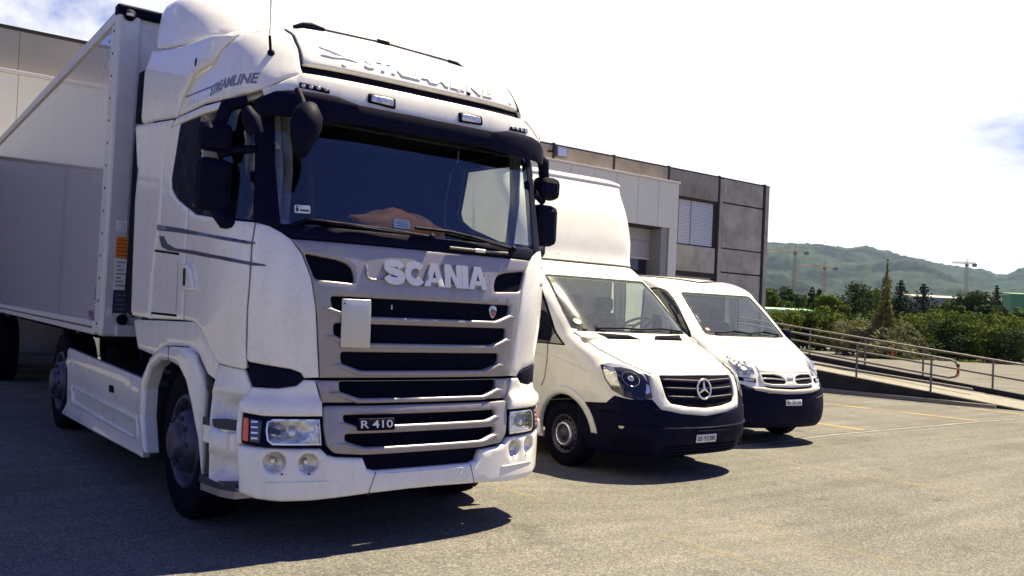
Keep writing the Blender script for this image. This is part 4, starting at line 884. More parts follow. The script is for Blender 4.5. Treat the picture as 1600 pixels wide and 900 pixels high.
for sd in BOTH:
    patch('ledge_panel', BODY, lr(P['ledge'], sd), WHITE, truck, off=.006, th=.04, r=.012, res=.03, lift=lambda V2, d: .028*np.clip((.80 - V2[:, 1])/.04, 0, 1))
    hl = patch('headlight', BODY, lr(P['headlight'], sd), BLACK, truck, off=.012, th=.05, r=.012, res=.03, holes=[lr(rnd(P['lens'], .02), sd)])
    L = lr(rnd(P['lens'], .02), sd); c = np.array(L).mean(0)
    refl = patch('lamp_reflector', BODY, L, LENSM, hl, off=.004, th=.004, r=0, res=.014,
          lift=lambda V2, d, c=c: -.035*np.clip(1 - ((V2[:, 0] - c[0] - .05)/.10)**2 - ((V2[:, 1] - c[1])/.055)**2, 0, 1) - .035*np.clip(1 - ((V2[:, 0] - c[0] + .06)/.09)**2 - ((V2[:, 1] - c[1])/.055)**2, 0, 1) - .006)
    q = c + [-.055*sd, .0]
    patch('lamp_shield', BODY, rnd([(q[0] + a*sd, q[1] + b) for a, b in ((-.07, .035), (.05, .005), (.045, -.022), (-.055, -.012))], .01), BLACK, refl, off=.0, th=.01, r=.003, res=.02)
    for dx in (.055, -.05): patch('lamp_bulb', BODY, circ(c + [dx*sd, -.008], .024, .024, 12), CHROME, refl, off=-.006, th=.03, r=.010, res=.01)
    patch('lamp_glass', BODY, L, LGLASS, hl, off=.010, th=0, r=0, res=.04)
    patch('lamp_bezel', BODY, lr(strip(P['lens'] + P['lens'][:1], .010), sd), CHROME, hl, off=.013, th=.006, r=0, res=.02)
    patch('turn_signal', BODY, lr(rnd(P['turn'], .008), sd), AMBER, hl, off=.016, th=.02, r=.005, res=.02)
    pk = patch('marker_lamp', BODY, lr(P['park'], sd), STRIPE, hl, off=.015, th=.02, r=.004, res=.02)
    a = np.array(P['park'])
    for k in range(4):
        v = .548 + .031*k
        patch('lamp_rib', BODY, lr(rect(-1.083, -1.045, v, v + .010), sd), CHROME, pk, off=.018, th=.004, r=0, res=.03)

# sun visor, roof strip, roof
vt = P['visor_top']; vb = [(-.418, .137), (-.727, .12), (-.862, .125), (-1.114, .119)]
vis = vt + mir(vt) + [(1.15, .17)] + mir(vb)[::1] + vb + [(-1.15, .17)]
vis = [(-1.15, .17)] + [tuple(p) for p in vt] + mir(vt) + [(1.15, .17)] + [(-a, b) for a, b in vb[::-1]] + vb
patch('sun_visor', VIS, vis, BLACK, truck, off=0, th=.012, r=.006, res=.05)
stp = half([(-1.085, .128), (-1.0, .165), (-.837, .262)] )
stp2 = [(-.837, .262)] + [(.837, .262), (1.0, .165), (1.085, .128), (1.06, .045), (-1.06, .045), (-1.085, .128), (-1.0, .165)]
sp = patch('roof_strip', ROOFS, stp2, WHITE, truck, off=.0, th=.03, r=.012, res=.05)
patch('roof_gap', ROOFS, half([(-.845, .335), (-.845, .255)]), MATTE, truck, off=-.03, th=.004, r=0, res=.1)
for sd in BOTH:
    ld = patch('led_lamp', ROOFS, lr(rnd(P['led'], .006), sd), BLACK, sp, off=.012, th=.02, r=.004, res=.03)
    L = np.array(lr(P['led'], sd)); x0, x1 = L[:, 0].min(), L[:, 0].max()
    for k in range(4): patch('led', ROOFS, circ((x0 + (x1 - x0)*(k + .5)/4, .162 if sd == 1 else .162), .014, .010, 10), LENSM, ld, off=.016, th=.006, r=.003, res=.02)
    L = lr(P['spot'][:4], sd); s_ = patch('roof_lamp', ROOFS, rnd(L, .012), BLACK, sp, off=.014, th=.03, r=.006, res=.03)
    c = np.array(L).mean(0); patch('lamp_reflector', ROOFS, rnd([tuple(c + (np.array(p) - c)*[.80, .68]) for p in L], .012), LENSM, s_, off=.018, th=.006, r=.003, res=.015)
    rs = patch('roof_side', ROOFS, lr(P['roof_side'], sd), WHITE, truck, off=0, th=.03, r=.012, res=.05)
    patch('stripe', ROOFS, lr(strip([(-2.30, .255), (-1.655, .214)], .014), sd), SILVERSTR, rs, off=.002, th=.002, r=0, res=.08)
    if sd == 1: text('lettering', 'STREAMLINE', ROOFS, (-1.665, .148), .545, .072, SILVERSTR, rs, off=.003, th=.003, bold=.02, shear=.38, slope=.02)
    else: text('lettering', 'STREAMLINE', ROOFS, (1.12, .158), .545, .072, SILVERSTR, rs, off=.003, th=.003, bold=.02, shear=.38, slope=-.02)
vmax = float(ROOFS.v[-1])
rf = P['roof_front_left']
capL = [(-.826, .338), (-.826, .455), (-.829, .522), (-.822, .614), (-.828, .719)]
ctop = ROOFS.v_of_z(3.445)
cap = capL + [(-.80, float(ctop))] + [(.80, float(ctop))] + mir(capL)
rc = patch('roof_cap', ROOFS, cap, WHITE, truck, off=.0, th=.03, r=.014, res=.045)
# top of the roof behind the cap
vv = [.719, .80, float(ctop)]
for sd in BOTH:
    o = [(-.84, .722), (-.82, .80), (-.81, float(ctop) - .01)] + [(float(s), float(v)) for s, v in zip(ROOFS.s_at(1.95, np.linspace(float(ctop) - .01, .80, 5), -1), np.linspace(float(ctop) - .01, .80, 5))] + [(-1.75, .44), (-1.62, .43), (-1.30, .53), (-1.10, .63), (-.95, .70)]
    patch('roof_shoulder', ROOFS, lr(o, sd), WHITE, truck, off=-.006, th=.02, r=.0, res=.06)
    patch('roof_seal', ROOFS, lr(strip([(-.834, .33), (-.834, .455), (-.838, .522), (-.830, .614), (-.838, .725)], .014), sd), MATTE, truck, off=-.002, th=.006, r=0, res=.04)
text('lettering', 'STREAMLINE', ROOFS, (-.42, .395), .99, .088, WHITE, rc, off=.010, th=.014, bold=.025, shear=.25, slope=-.02)
L = [(-.70, .50), (-.62, .485), (-.50, .44), (-.46, .425), (-.55, .430), (-.62, .418), (-.70, .425), (-.70, .435), (-.60, .438), (-.55, .446)]
patch('embossed_wing', ROOFS, L, WHITE, rc, off=.008, th=.01, r=.004, res=.02)
for x in (-.56, .28, .75): patch('cap_plug', ROOFS, circ((x, .378), .016, .014, 12), WHITE, rc, off=.006, th=.008, r=.003, res=.02)
patch('camera_lens', ROOFS, circ((.365, .366), .014, .012, 12), BLACK, rc, off=.012, th=.014, r=.004, res=.02)
# roof rail with feet
rr = [(-.72, .75, 3.372), (-.60, .74, 3.405), (-.51, .735, 3.400), (-.08, .72, 3.408), (.47, .735, 3.400), (.63, .75, 3.370)]
rail = MB().tube(rr[2:5], .010, 8).build('roof_rail', STEEL, truck)
MB().tube([rr[0], (-.66, .745, 3.397), rr[1], rr[2]], [.012, .02, .024, .014], 8).build('rail_foot', BLACK, rail)
MB().tube([(-.12, .72, 3.410), (-.03, .72, 3.410)], .016, 8).build('rail_clamp', BLACK, rail)
MB().tube([rr[4], (.55, .74, 3.392), rr[5]], [.012, .018, .010], 8).build('rail_foot', BLACK, rail)
# antenna on the roof edge
ap, an = ROOFS.map(np.array([(-1.006, .385)])); ap = ap[0]; an = an[0]
ant = MB().lathe([(.022, -.01), (.022, .012), (.015, .02), (0, .022)], ap, an, 12).build('antenna', BLACK, truck)
b0 = ap + an*.02; MB().tube([tuple(b0), tuple(b0 + np.array([-.01, 0, .09])), ], .009, 8).build('antenna_base', BLACK, ant)
MB().tube([tuple(b0 + np.array([-.01, 0, .09])), tuple(b0 + np.array([-.02, .02, .95]))], .0028, 6).build('whip', BLACK, ant)
# roof deflector dome
def s2(v): return [(float(s), float(x)) for s, x in zip(DOM.s_at(2.44, np.array(v)), v)]
de = [(-1.90, .287), (-1.71, .244), (-1.528, .209), (-1.391, .191), (-1.296, .196), (-1.217, .207), (-1.147, .223), (-1.084, .242), (-.974, .251), (-.871, .268), (-.6, .23), (-.3, .20)]
vd = [float(DOM.v_of_z(z)) for z in (3.50, 3.65, 3.80, 3.88, 3.93, 3.95)]
edge = s2(vd)
dome = [(-edge[0][0] + .02, edge[0][1])] + de[1:] + mir(de[1:]) + [(edge[0][0] - .02, edge[0][1])] + edge + mir(edge)[:-1]
patch('roof_deflector', DOM, dome, WHITE, truck, off=0, th=.03, r=.015, res=.06)
patch('deflector_foot', DOM, half([(-1.85, .33), (-1.5, .25), (-1.1, .28), (-.8, .30)])[:4] + half([(-1.1, .06), (-1.0, .05)])[2:] + [(-1.9, .12)] if False else half([(-1.80, .33), (-1.80, .06)]), MATTE, truck, off=-.05, th=.01, r=0, res=.1)
for sd in BOTH: patch('deflector_vent', FLA, lr(circ((-1.62, 3.03), .018, .03, 12), sd), BLACK, truck, off=.003, th=.004, r=0, res=.03)

# mirrors
for sd in (-1, 1):
    def mb(n, lo_, hi_, m=BLACK, par=None, b=.03):
        x0, x1 = sorted((lo_[0]*-sd, hi_[0]*-sd)); return box(n, (x0, lo_[1], lo_[2]), (x1, hi_[1], hi_[2]), m, par, b)
    mr = mb('wing_mirror', (-1.365, .44, 2.085), (-1.155, .58, 2.40), BLACK, truck, .05)
    sm = mb('upper_mirror', (-1.37, .43, 2.44), (-1.165, .57, 2.615), BLACK, mr, .05)
    mb('mirror_glass', (-1.345, .581, 2.11), (-1.175, .585, 2.375), CHROME, mr, 0)
    sgn = -sd
    tube('mirror_arm', [(-1.24*sgn, .50, 2.42), (-1.16*sgn, .48, 2.46), (-1.05*sgn, .38, 2.47)], .026, BLACK, mr)
    tube('mirror_arm', [(-1.24*sgn, .50, 2.61), (-1.21*sgn, .48, 2.72), (-1.10*sgn, .44, 2.76)], [.04, .045, .035], BLACK, mr)
    tube('mirror_arm', [(-1.22*sgn, .50, 2.09), (-1.19*sgn, .46, 2.03), (-1.11*sgn, .42, 2.01)], [.05, .05, .035], BLACK, mr)
    if sd == -1: MB().tube([(-1.19*sgn, .20, 2.665), (-1.165*sgn, .18, 2.60), (-1.13*sgn, .19, 2.525)], [.028, .055, .045], 10).build('kerb_mirror', BLACK, mr)
fm = MB().tube([(-.915, .03, 2.695), (-.910, .01, 2.675), (-.910, -.01, 2.63), (-.918, -.02, 2.57), (-.928, -.02, 2.51), (-.938, -.02, 2.45), (-.942, -.015, 2.405), (-.942, -.01, 2.39)], [.03, .068, .088, .090, .076, .055, .036, .018], 16).build('front_mirror', BLACK, truck)
tube('mirror_arm', [(-.93, .10, 2.80), (-.93, .02, 2.72), (-.93, 0, 2.66)], .02, BLACK, fm)

MB().box((-.9, 2.36, .98), (.9, 3.19, 2.3), .04).build('sun_blocker_box', MATTE, truck)  # hidden box added to keep sun from falling between cab and trailer
# sheet added on the far side to stop sun coming through the trailer gap
box('gap_sun_blocker', (1.19, 2.45, 1.05), (1.205, 3.16, 3.60), RUBBER, truck, .004)
# inside the cab
MB().box((-.74, .17, 1.02), (.74, .45, 1.68), .02).box((-1.0, .40, 1.02), (1.0, .60, 1.68), .02).build('firewall_sun_blocker', MATTE, truck)  # added to block sun that falls through the windscreen and out under the bumper
MB().box((-.55, .118, 1.895), (.55, .50, 1.925), 0).box((-.84, .20, 1.895), (.84, .52, 1.922), 0).build('cowl_sun_baffle', MATTE, truck)  # unseen baffle, added to close the sunlit slot behind the grille panel
dash = MB().box((-1.02, .36, 1.70), (1.02, .95, 1.985), .05).build('dashboard', DARKIN, truck)
for c in (.03, .36, .62): MB().lathe([(.035, 0), (.035, .012), (.024, .014), (.020, .004), (0, .004)], (c, .52, 2.02 + .06*(c < .1)), (0, -.8, .6), 18).build('dash_dial', STEEL, dash)
MB().box((.22, .48, 1.98), (.85, .80, 2.06), .04).build('instrument_hood', DARKIN, dash)
sw = MB(); cc = Vector((.55, .98, 2.03)); ax = Vector((0, .55, .83)).normalized(); u = ax.orthogonal().normalized(); w = ax.cross(u)
sw.tube([cc + .23*(math.cos(q)*u + math.sin(q)*w) for q in np.linspace(0, 2*math.pi, 29)[:-1]], .018, 8, True)
for q in (.3, 2.2, 4.2): sw.tube([cc, cc + .22*(math.cos(q)*u + math.sin(q)*w)], .018, 6)
sw.build('steering_wheel', DARKIN, truck)
for x in (-.58, .58):
    s_ = MB().box((x - .26, 1.25, 1.35), (x + .26, 1.75, 1.55), .06).build('cab_seat', SEAT, truck)
    MB().box((x - .26, 1.72, 1.5), (x + .26, 1.90, 2.32), .07).build('seat_back', SEAT, s_)
for x0, x1, y in ((-.99, -.93, .52), (-.89, -.84, .56), (-.80, -.77, .60)):
    MB().tube([(x0, y, 2.80), ((x0 + x1)/2 + .02, y - .02, 2.4), (x1, y, 2.02)], [.035, .028, .03], 8).build('curtain', CURT, truck)
for x0, x1, y in ((1.00, .98, .55), (1.03, 1.02, .62)):
    MB().tube([(x0, y, 2.80), (x0 + .005, y - .02, 2.4), (x1, y, 2.02)], [.035, .028, .03], 8).build('curtain', CURT, truck)
dt = MB().box((1.05, .40, 1.72), (1.10, .95, 2.03), .02).build('door_trim', GREYIN, truck)

# chassis and wheels
ch = MB().box((-.45, .5, .62), (-.37, 7.0, .90), .01).box((.37, .5, .62), (.45, 7.0, .90), .01).box((-.37, 2.6, .66), (.37, 2.75, .86), .01).box((-.37, 4.4, .66), (.37, 4.55, .86), .01).build('chassis', MATTE, truck)
MB().lathe([(.0, 0), (.5, 0), (.5, .05), (.0, .05)], (0, 5.0, 1.0), (0, 0, 1), 24).build('fifth_wheel', MATTE, truck)
MB().box((-.9, 2.4, .93), (.9, 3.1, .97), .01).build('catwalk', STEEL, truck)
MB().box((-1.12, 2.05, .34), (-.5, 4.9, .88), .05).build('fuel_tank', STEEL, truck)
MB().box((.5, 2.05, .34), (1.12, 4.9, .88), .05).build('fuel_tank', STEEL, truck)
MB().tube([(-1.0, 1.25, .57), (1.0, 1.25, .57)], .07, 10).build('axle', MATTE, truck)
MB().box((-1.0, .5, .55), (1.0, 2.2, 1.02), .05).build('engine', MATTE, truck)
for sd in BOTH:
    MB().lathe([(.62, -.45), (.62, 0)], (-sd*1.17, 1.27, .60), (-sd, 0, 0), 24).build('wheel_housing', MATTE, truck) if False else None
    truck_wheel(truck, (-sd*1.125, 1.27, .603), -sd, r=.505)
    truck_wheel(truck, (-sd*1.18, 5.62, .603), -sd, r=.505)

# orange vest on the dashboard
vest_o = [(-.448, 2.145), (-.354, 2.149), (-.288, 2.187), (-.122, 2.224), (.054, 2.198), (.192, 2.148), (.255, 2.102), (.252, 2.036), (.172, 2.047), (.049, 2.014), (-.111, 2.03), (-.253, 2.054), (-.31, 2.092)]
vp = Plane((0, .30, 2.0), (1, 0, 0), (0, .22, .976))
def crumple(V2, d): return .05*np.clip(d/.06, 0, 1)**.6 + .012*np.sin(V2[:, 0]*38 + 3*np.sin(V2[:, 1]*30)) + .010*np.sin(V2[:, 1]*52 + V2[:, 0]*21)
vest = patch('safety_vest', vp, rnd([(a, b - 2.0) for a, b in vest_o], .02), ORANGE, None, off=0, th=.05, r=.0, res=.018, lift=crumple)
tag(vest, 'crumpled orange hi-vis vest lying behind the lorry windscreen', 'vest')
vl = patch('vest_label', vp, rect(-.17, -.053, .064, .124), PAPER, vest, off=.07, th=.006, r=.0, res=.03)
for k in range(3): patch('print_line', vp, rect(-.15, -.075, .078 + .014*k, .082 + .014*k), SILVERSTR, vl, off=.072, th=.001, r=0, res=.05)

# ------------------------------------------------------------------ the semi-trailer
trl = empty('semi_trailer', (0, 9.5, .06), 'long white box trailer coupled behind the lorry cab', 'trailer')
PANEL = mat('trailer_panel', (.50, .49, .53), .16, coat=1.0, noise=.04, nscale=1.2)
ALU = mat('trailer_rail', (.62, .62, .62), .35, metal=.15, noise=.12, nscale=6)
ZB, ZT, YF, YR = 1.20, 4.0, 3.22, 17.55
grime(PANEL, .14)
box('front_wall', (-1.20, YF + .03, ZB + .10), (1.20, YF + .08, ZT - .02), ALU, trl, .004)
for sx in (-1, 1):
    a, b = sorted((sx*1.262, sx*1.24)); box('side_wall', (a, YF + .30, ZB + .12), (b, YR, ZT - .10), PANEL, trl, 0)
    a, b = sorted((sx*1.285, sx*1.10)); cp = box('corner_post', (a, YF, ZB), (b, YF + .14, ZT - .02), ALU, trl, .025)
    a, b = sorted((sx*1.275, sx*1.24)); box('post_flange', (a, YF + .145, ZB + .02), (b, YF + .30, ZT - .10), ALU, trl, .004)
    for k in range(14):
        MB().lathe([(.012, 0), (.010, .006), (0, .008)], (sx*1.275, YF + .19, ZB + .10 + k*.195), (sx, 0, 0), 8).build('rivet', INK, cp)
    a, b = sorted((sx*1.285, sx*1.20)); box('top_rail', (a, YF + .145, ZT - .10), (b, YR, ZT), ALU, trl, .01)
    br = box('bottom_rail', (a, YF + .30, ZB), (b, YR, ZB + .12), ALU, trl, .01)
    a, b = sorted((sx*1.292, sx*1.286)); box('rail_groove', (a, YF + .32, ZB + .055), (b, YR, ZB + .07), STEEL, br, 0)
    a, b = sorted((sx*1.266, sx*1.262))
box('roof', (-1.25, YF + .02, ZT - .03), (1.25, YR, ZT - .005), ALU, trl, 0)
MB().box((-1.30, YF - .02, ZT - .06), (1.30, YF + .10, ZT + .03), .02).build('front_cap', BLACK, trl)
box('rear_wall', (-1.25, YR - .05, ZB), (1.25, YR, ZT - .04), ALU, trl, 0)
box('floor', (-1.2, YF + .1, ZB + .02), (1.2, YR, ZB + .10), MATTE, trl, 0)
mk = MB().lathe([(.05, 0), (.05, .02), (0, .022)], (-1.20, YF - .002, 3.945), (0, -1, 0), 16).build('marker_lamp', BLACK, trl)
box('marker_lens', (-1.228, YF - .028, 3.935), (-1.172, YF - .022, 3.955), PAPER, mk, .004)
box('warning_plate', (-1.09 - .11, YF - .004, 1.87), (-1.09, YF + .002, 2.05), AMBER, trl, 0)
ORG = mat('orange_plate', (.62, .22, .02), .5)
trl_plate = trl.children[-1]; trl_plate.data.materials[0] = ORG
for k in range(5): box('plate_line', (-1.19, YF - .006, 1.89 + .032*k), (-1.10, YF - .0045, 1.897 + .032*k), REDL, trl_plate, 0)
doc = box('notice_board', (-1.20, YF - .004, 1.60), (-1.09, YF + .002, 1.86), PAPER, trl, 0)
for k in range(7): box('print_line', (-1.19, YF - .006, 1.63 + .033*k), (-1.11 - .02*(k % 3), YF - .0045, 1.640 + .033*k), SILVERSTR, doc, 0)
nb = box('notice_board', (-1.20, YF - .004, 1.40), (-1.08, YF + .002, 1.595), STRIPE, trl, 0)
for k in range(4): box('print_line', (-1.18, YF - .006, 1.43 + .04*k), (-1.10, YF - .0045, 1.437 + .04*k), SILVERSTR, nb, 0)
LB = mat('blue_sticker', (.45, .55, .70), .4)
lb = box('round_sticker', (-1.205, YF - .004, 2.10), (-1.12, YF + .002, 2.19), PAPER, trl, .02); MB().lathe([(.030, 0), (.022, 0), (.022, .001)], (-1.165, YF - .006, 2.14), (0, -1, 0), 16).build('sticker_ring', LB, lb)
box('white_reflector', (-1.235, YF - .008, 1.375), (-1.20, YF + .001, 1.44), PAPER, trl, .003)
box('coupling_step', (-1.17, YF - .06, 1.205), (-.9, YF + .02, 1.30), ALU, trl, .006)
MB().lathe([(.045, 0), (.045, .012), (0, .014)], (-1.12, YF - .002, 1.345), (0, -1, 0), 16).build('coupling_socket', BLACK, trl)
DB = mat('blue_decal', (.05, .11, .30), .4); DR = mat('maroon_decal', (.12, .03, .08), .4)
d1 = box('side_decal', (-1.2665, YF + .33, 1.34), (-1.262, YF + .40, 1.62), DB, trl, 0)
for k in range(5): box('print_line', (-1.2685, YF + .345, 1.36 + .03*k), (-1.2666, YF + .385, 1.372 + .03*k), PAPER, d1, 0)
box('side_decal', (-1.2665, YF + .36, 1.322), (-1.262, YF + .55, 1.335), DR, trl, 0); tr2 = box('side_decal', (-1.2668, YF + .42, 1.345), (-1.262, YF + .60, 1.40), DR, trl, 0)
d3 = box('side_decal', (-1.2665, YF + .34, 3.58), (-1.262, YF + .40, 3.62), LB, trl, 0)
for k, (y, z) in enumerate(((.38, 3.86), (.42, 3.79), (.50, 3.72), (.36, 3.70), (.46, 3.66), (.56, 3.60))): box('decal_mark', (-1.2685, YF + y, z), (-1.2622, YF + y + .05, z + .03), LB, d3, .008)
MB().box((-.5, YF + .4, .98), (.5, YR - .5, ZB + .02), .02).build('underframe', MATTE, trl)
for sx in (-1, 1):
    MB().box((sx*.85 - .06, 6.2, .25), (sx*.85 + .06, 6.34, 1.15), .01).build('landing_leg', STEEL, trl)
    for y in (11.2, 12.5, 13.8): truck_wheel(trl, (sx*1.22, y, .60), sx, r=.50)

# ------------------------------------------------------------------ the vans
def yz(S, pts, side=-1):
    """outline on the flank given as (local depth, local height)"""
    return [(float(S.s_at(y, S.v_of_z(z), side)[0]), float(S.v_of_z(z))) for y, z in pts]
def van_wheel(parent, S, y, side, r, track, hub):
    c = S.M @ np.array([side*track, y, r]) + S.o; a = S.M @ np.array([side, 0, 0.]); w = .22
    t = MB().lathe([(.20, -w), (r*.8, -w), (r*.96, -w*.95), (r, -w*.82), (r, -w*.18), (r*.96, -w*.05), (r*.8, 0), (.215, -.006), (.205, -.02)], c, a, 40).build('wheel', RUBBER, parent)
    d = MB().lathe([(.21, -.015), (.205, -.005), (.195, -.01), (.18, -.04), (.15, -.05), (.125, -.02), (.12, .0), (.112, .006), (.104, .0), (.10, -.012), (.06, -.012), (.055, .006), (.0, .008)], c, a, 36).build('rim', STEEL, t)
    MB().lathe([(.128, -.016), (.124, .006), (.112, .012), (.102, .004), (.104, -.01)], c, a, 36).build('hub_ring', hub, d)
    n_ = S.M @ np.array([0, 1., 0])
    k = MB()
    for i in range(16):
        q = 2*math.pi*i/16; p = np.array(c) + (n_*math.cos(q) + np.array([0, 0, 1])*math.sin(q))*.163 + np.array(a)*-.036
        k.lathe([(.016, -.008), (.016, .004), (0, .004)], p, a, 8)
    tag(k.build('rim_hole', MATTE, d), kind='stuff')
    return t
def van_plate(S, parent, s, z, textv, w=.30, h=.08):
    v = float(S.v_of_z(z)); b = patch('number_plate', S, rnd(rect(s - w/2, s + w/2, v - h/2, v + h/2), .008), PAPER, parent, off=.022, th=.02, r=.003, res=.05)
    text('plate_lettering', textv, S, (s - w*.44, v - h*.32), w*.88, h*.64, INK, b, off=.0235, th=.001, bold=.012)
    return b
def round_emblem(kind, S, parent, s, z, rad, m):
    p, n = S.map(np.array([[s, float(S.v_of_z(z))]])); p = Vector(p[0]); n = Vector((n[0][0], n[0][1], n[0][2]*.4)).normalized(); u = Vector((0, 0, 1)); u = (u - n*u.dot(n)).normalized(); w = u.cross(n); c = p + n*.03
    b = MB().tube([c + rad*(math.cos(q)*w + math.sin(q)*u) for q in np.linspace(0, 2*math.pi, 33)[:-1]], rad*.10, 8, True)
    if kind == 'star':
        for q in (90, 210, 330):
            d = math.cos(R(q))*w + math.sin(R(q))*u; b.tube([c, c + d*rad*.95], [rad*.15, rad*.04], 6)
    else:
        b.box((-rad*1.15, -rad*.22, -.012), (rad*1.15, rad*.22, .012), .004, Matrix((w, u, n)).transposed().to_4x4() if False else Matrix.Translation(c) @ Matrix((w, u, n)).transposed().to_4x4())
    return b.build('emblem', m, parent)
def arch(S, y, z, r, k=18, zmin=.24):
    q0 = math.asin((zmin - z)/r); return [(y + r*math.cos(q), z + r*math.sin(q)) for q in np.linspace(q0, math.pi - q0, k)]
def seats(S, parent, y, xs, z, m=SEAT):
    T = Matrix.Translation(Vector(S.o)) @ Matrix(S.M.tolist()).to_4x4()
    for x in xs:
        s = MB().box((x - .25, y, z), (x + .25, y + .5, z + .2), .05, T).build('seat', m, parent)
        MB().box((x - .24, y + .46, z + .15), (x + .24, y + .62, z + .82), .08, T).build('seat_back', m, s)
        MB().box((x - .14, y + .49, z + .83), (x + .14, y + .60, z + 1.02), .05, T).build('headrest', m, s)
def sheet_body(S, parent, yend, holes, m, v0z, ztop, res=.07):
    vv = np.linspace(float(S.v_of_z(v0z)), float(S.v_of_z(ztop)), 30)
    rt = [(float(a), float(b)) for a, b in zip(S.s_at(yend, vv), vv)]
    return patch('body', S, rt + mir(rt), m, parent, off=0, th=.03, r=.0, res=res, holes=holes)

# --- large box van
VN = Surf(VAN, *VO); FR = Surf(FAIR, *VO)
van = empty('box_van', (VO[0], VO[1] + 1.2, VO[2]), 'white box van with a tall roof box and round three-point star on its grille', 'van')
wl = [tuple(p) for p in P['n_ws_left']]
vw = rnd([(-.790, 2.80)] + [(-.800, 2.70)] + wl[1:3] + [(-.5, 1.862), (.5, 1.862)] + mir(wl[1:3]) + [(.800, 2.70), (.790, 2.80)], .03)
vwin = rnd(yz(VN, [(1.16, 1.30), (1.54, 1.73), (1.83, 2.06), (1.98, 2.16), (2.28, 2.16), (2.28, 1.30)]), .03)
fw = yz(VN, arch(VN, 1.13, .345, .43))
sheet_body(VN, van, 2.45, [vw, vwin, mir(vwin), fw, mir(fw)], VANWHITE, .26, 2.412)
patch('windscreen', VN, vw, VGLASS, van, off=-.004, th=0, r=0, res=.08)
patch('windscreen_seal', VN, np.concatenate([strip(vw + [vw[0]], .03)]) if False else strip(np.concatenate([vw, vw[:1]]), .028), BLACK, van, off=.003, th=.004, r=0, res=.05)
for sd in BOTH:
    patch('side_window', VN, lr(vwin, sd), SGLASS, van, off=-.004, th=0, r=0, res=.08)
    patch('window_frame', VN, lr(strip(np.concatenate([vwin, vwin[:1]]), .035), sd), BLACK, van, off=.003, th=.004, r=0, res=.05)
hl_ = [tuple(p) for p in P['n_hood_left']]
vh = hl_[:-2] + [(-.3, .893), (.3, .893)] + mir(hl_[:-2]) + [(.5, 1.842), (-.5, 1.842)]
hood_ = patch('bonnet', VN, rnd(vh, .02), VANWHITE, van, off=.010, th=.02, r=.008, res=.05)
patch('bonnet_crease', VN, strip([(-.74, 1.70), (-.66, 1.35), (-.50, .95)], .03), VANWHITE, hood_, off=.016, th=.012, r=.01, res=.04); patch('bonnet_crease', VN, strip([(.74, 1.70), (.66, 1.35), (.50, .95)], .03), VANWHITE, hood_, off=.016, th=.012, r=.01, res=.04)
for sd in BOTH: patch('bonnet_vent', VN, lr(P['n_vent1'], sd), MATTE, hood_, off=.013, th=.004, r=0, res=.06)
patch('scuttle', VN, [(-.86, 1.862), (-.5, 1.846), (.5, 1.846), (.86, 1.862), (.84, 1.90), (.5, 1.882), (-.5, 1.882), (-.84, 1.90)], BLACK, van, off=.005, th=.006, r=0, res=.06)
for w in ([(-.62, 1.89), (-.2, 1.905), (.08, 1.885)], [(.05, 1.89), (.4, 1.915), (.72, 1.88)]):
    p_, n_ = VN.map(np.array(w)); tube('wiper', [tuple(a + b*.025) for a, b in zip(p_, n_)], .012, BLACK, van, 6)
nb_ = P['n_black']
bmp = [(-1.62, .03), (-1.63, .50), (-1.60, .533), (-1.40, .545)] + [tuple(p) for p in nb_[1:7]] + [(0, .451)]
bmp = bmp + mir(bmp[:-1])
patch('bumper', VN, bmp, BLACK, van, off=.012, th=.03, r=.012, res=.05)
bz = lambda z: float(VN.v_of_z(z))
li = patch('lower_intake', VN, rnd(rect(-.55, .55, bz(.26), bz(.36)), .03), MATTE, van, off=.016, th=.004, r=0, res=.06)
for k in range(3): patch('intake_slat', VN, rect(-.54, .54, bz(.28 + .028*k), bz(.29 + .028*k)), BLACK, li, off=.026, th=.01, r=.003, res=.08)
patch('bumper_crease', VN, strip([(-1.05, bz(.56)), (-.6, bz(.53)), (0, bz(.52)), (.6, bz(.53)), (1.05, bz(.56))], .03), BLACK, van, off=.026, th=.02, r=.012, res=.05)
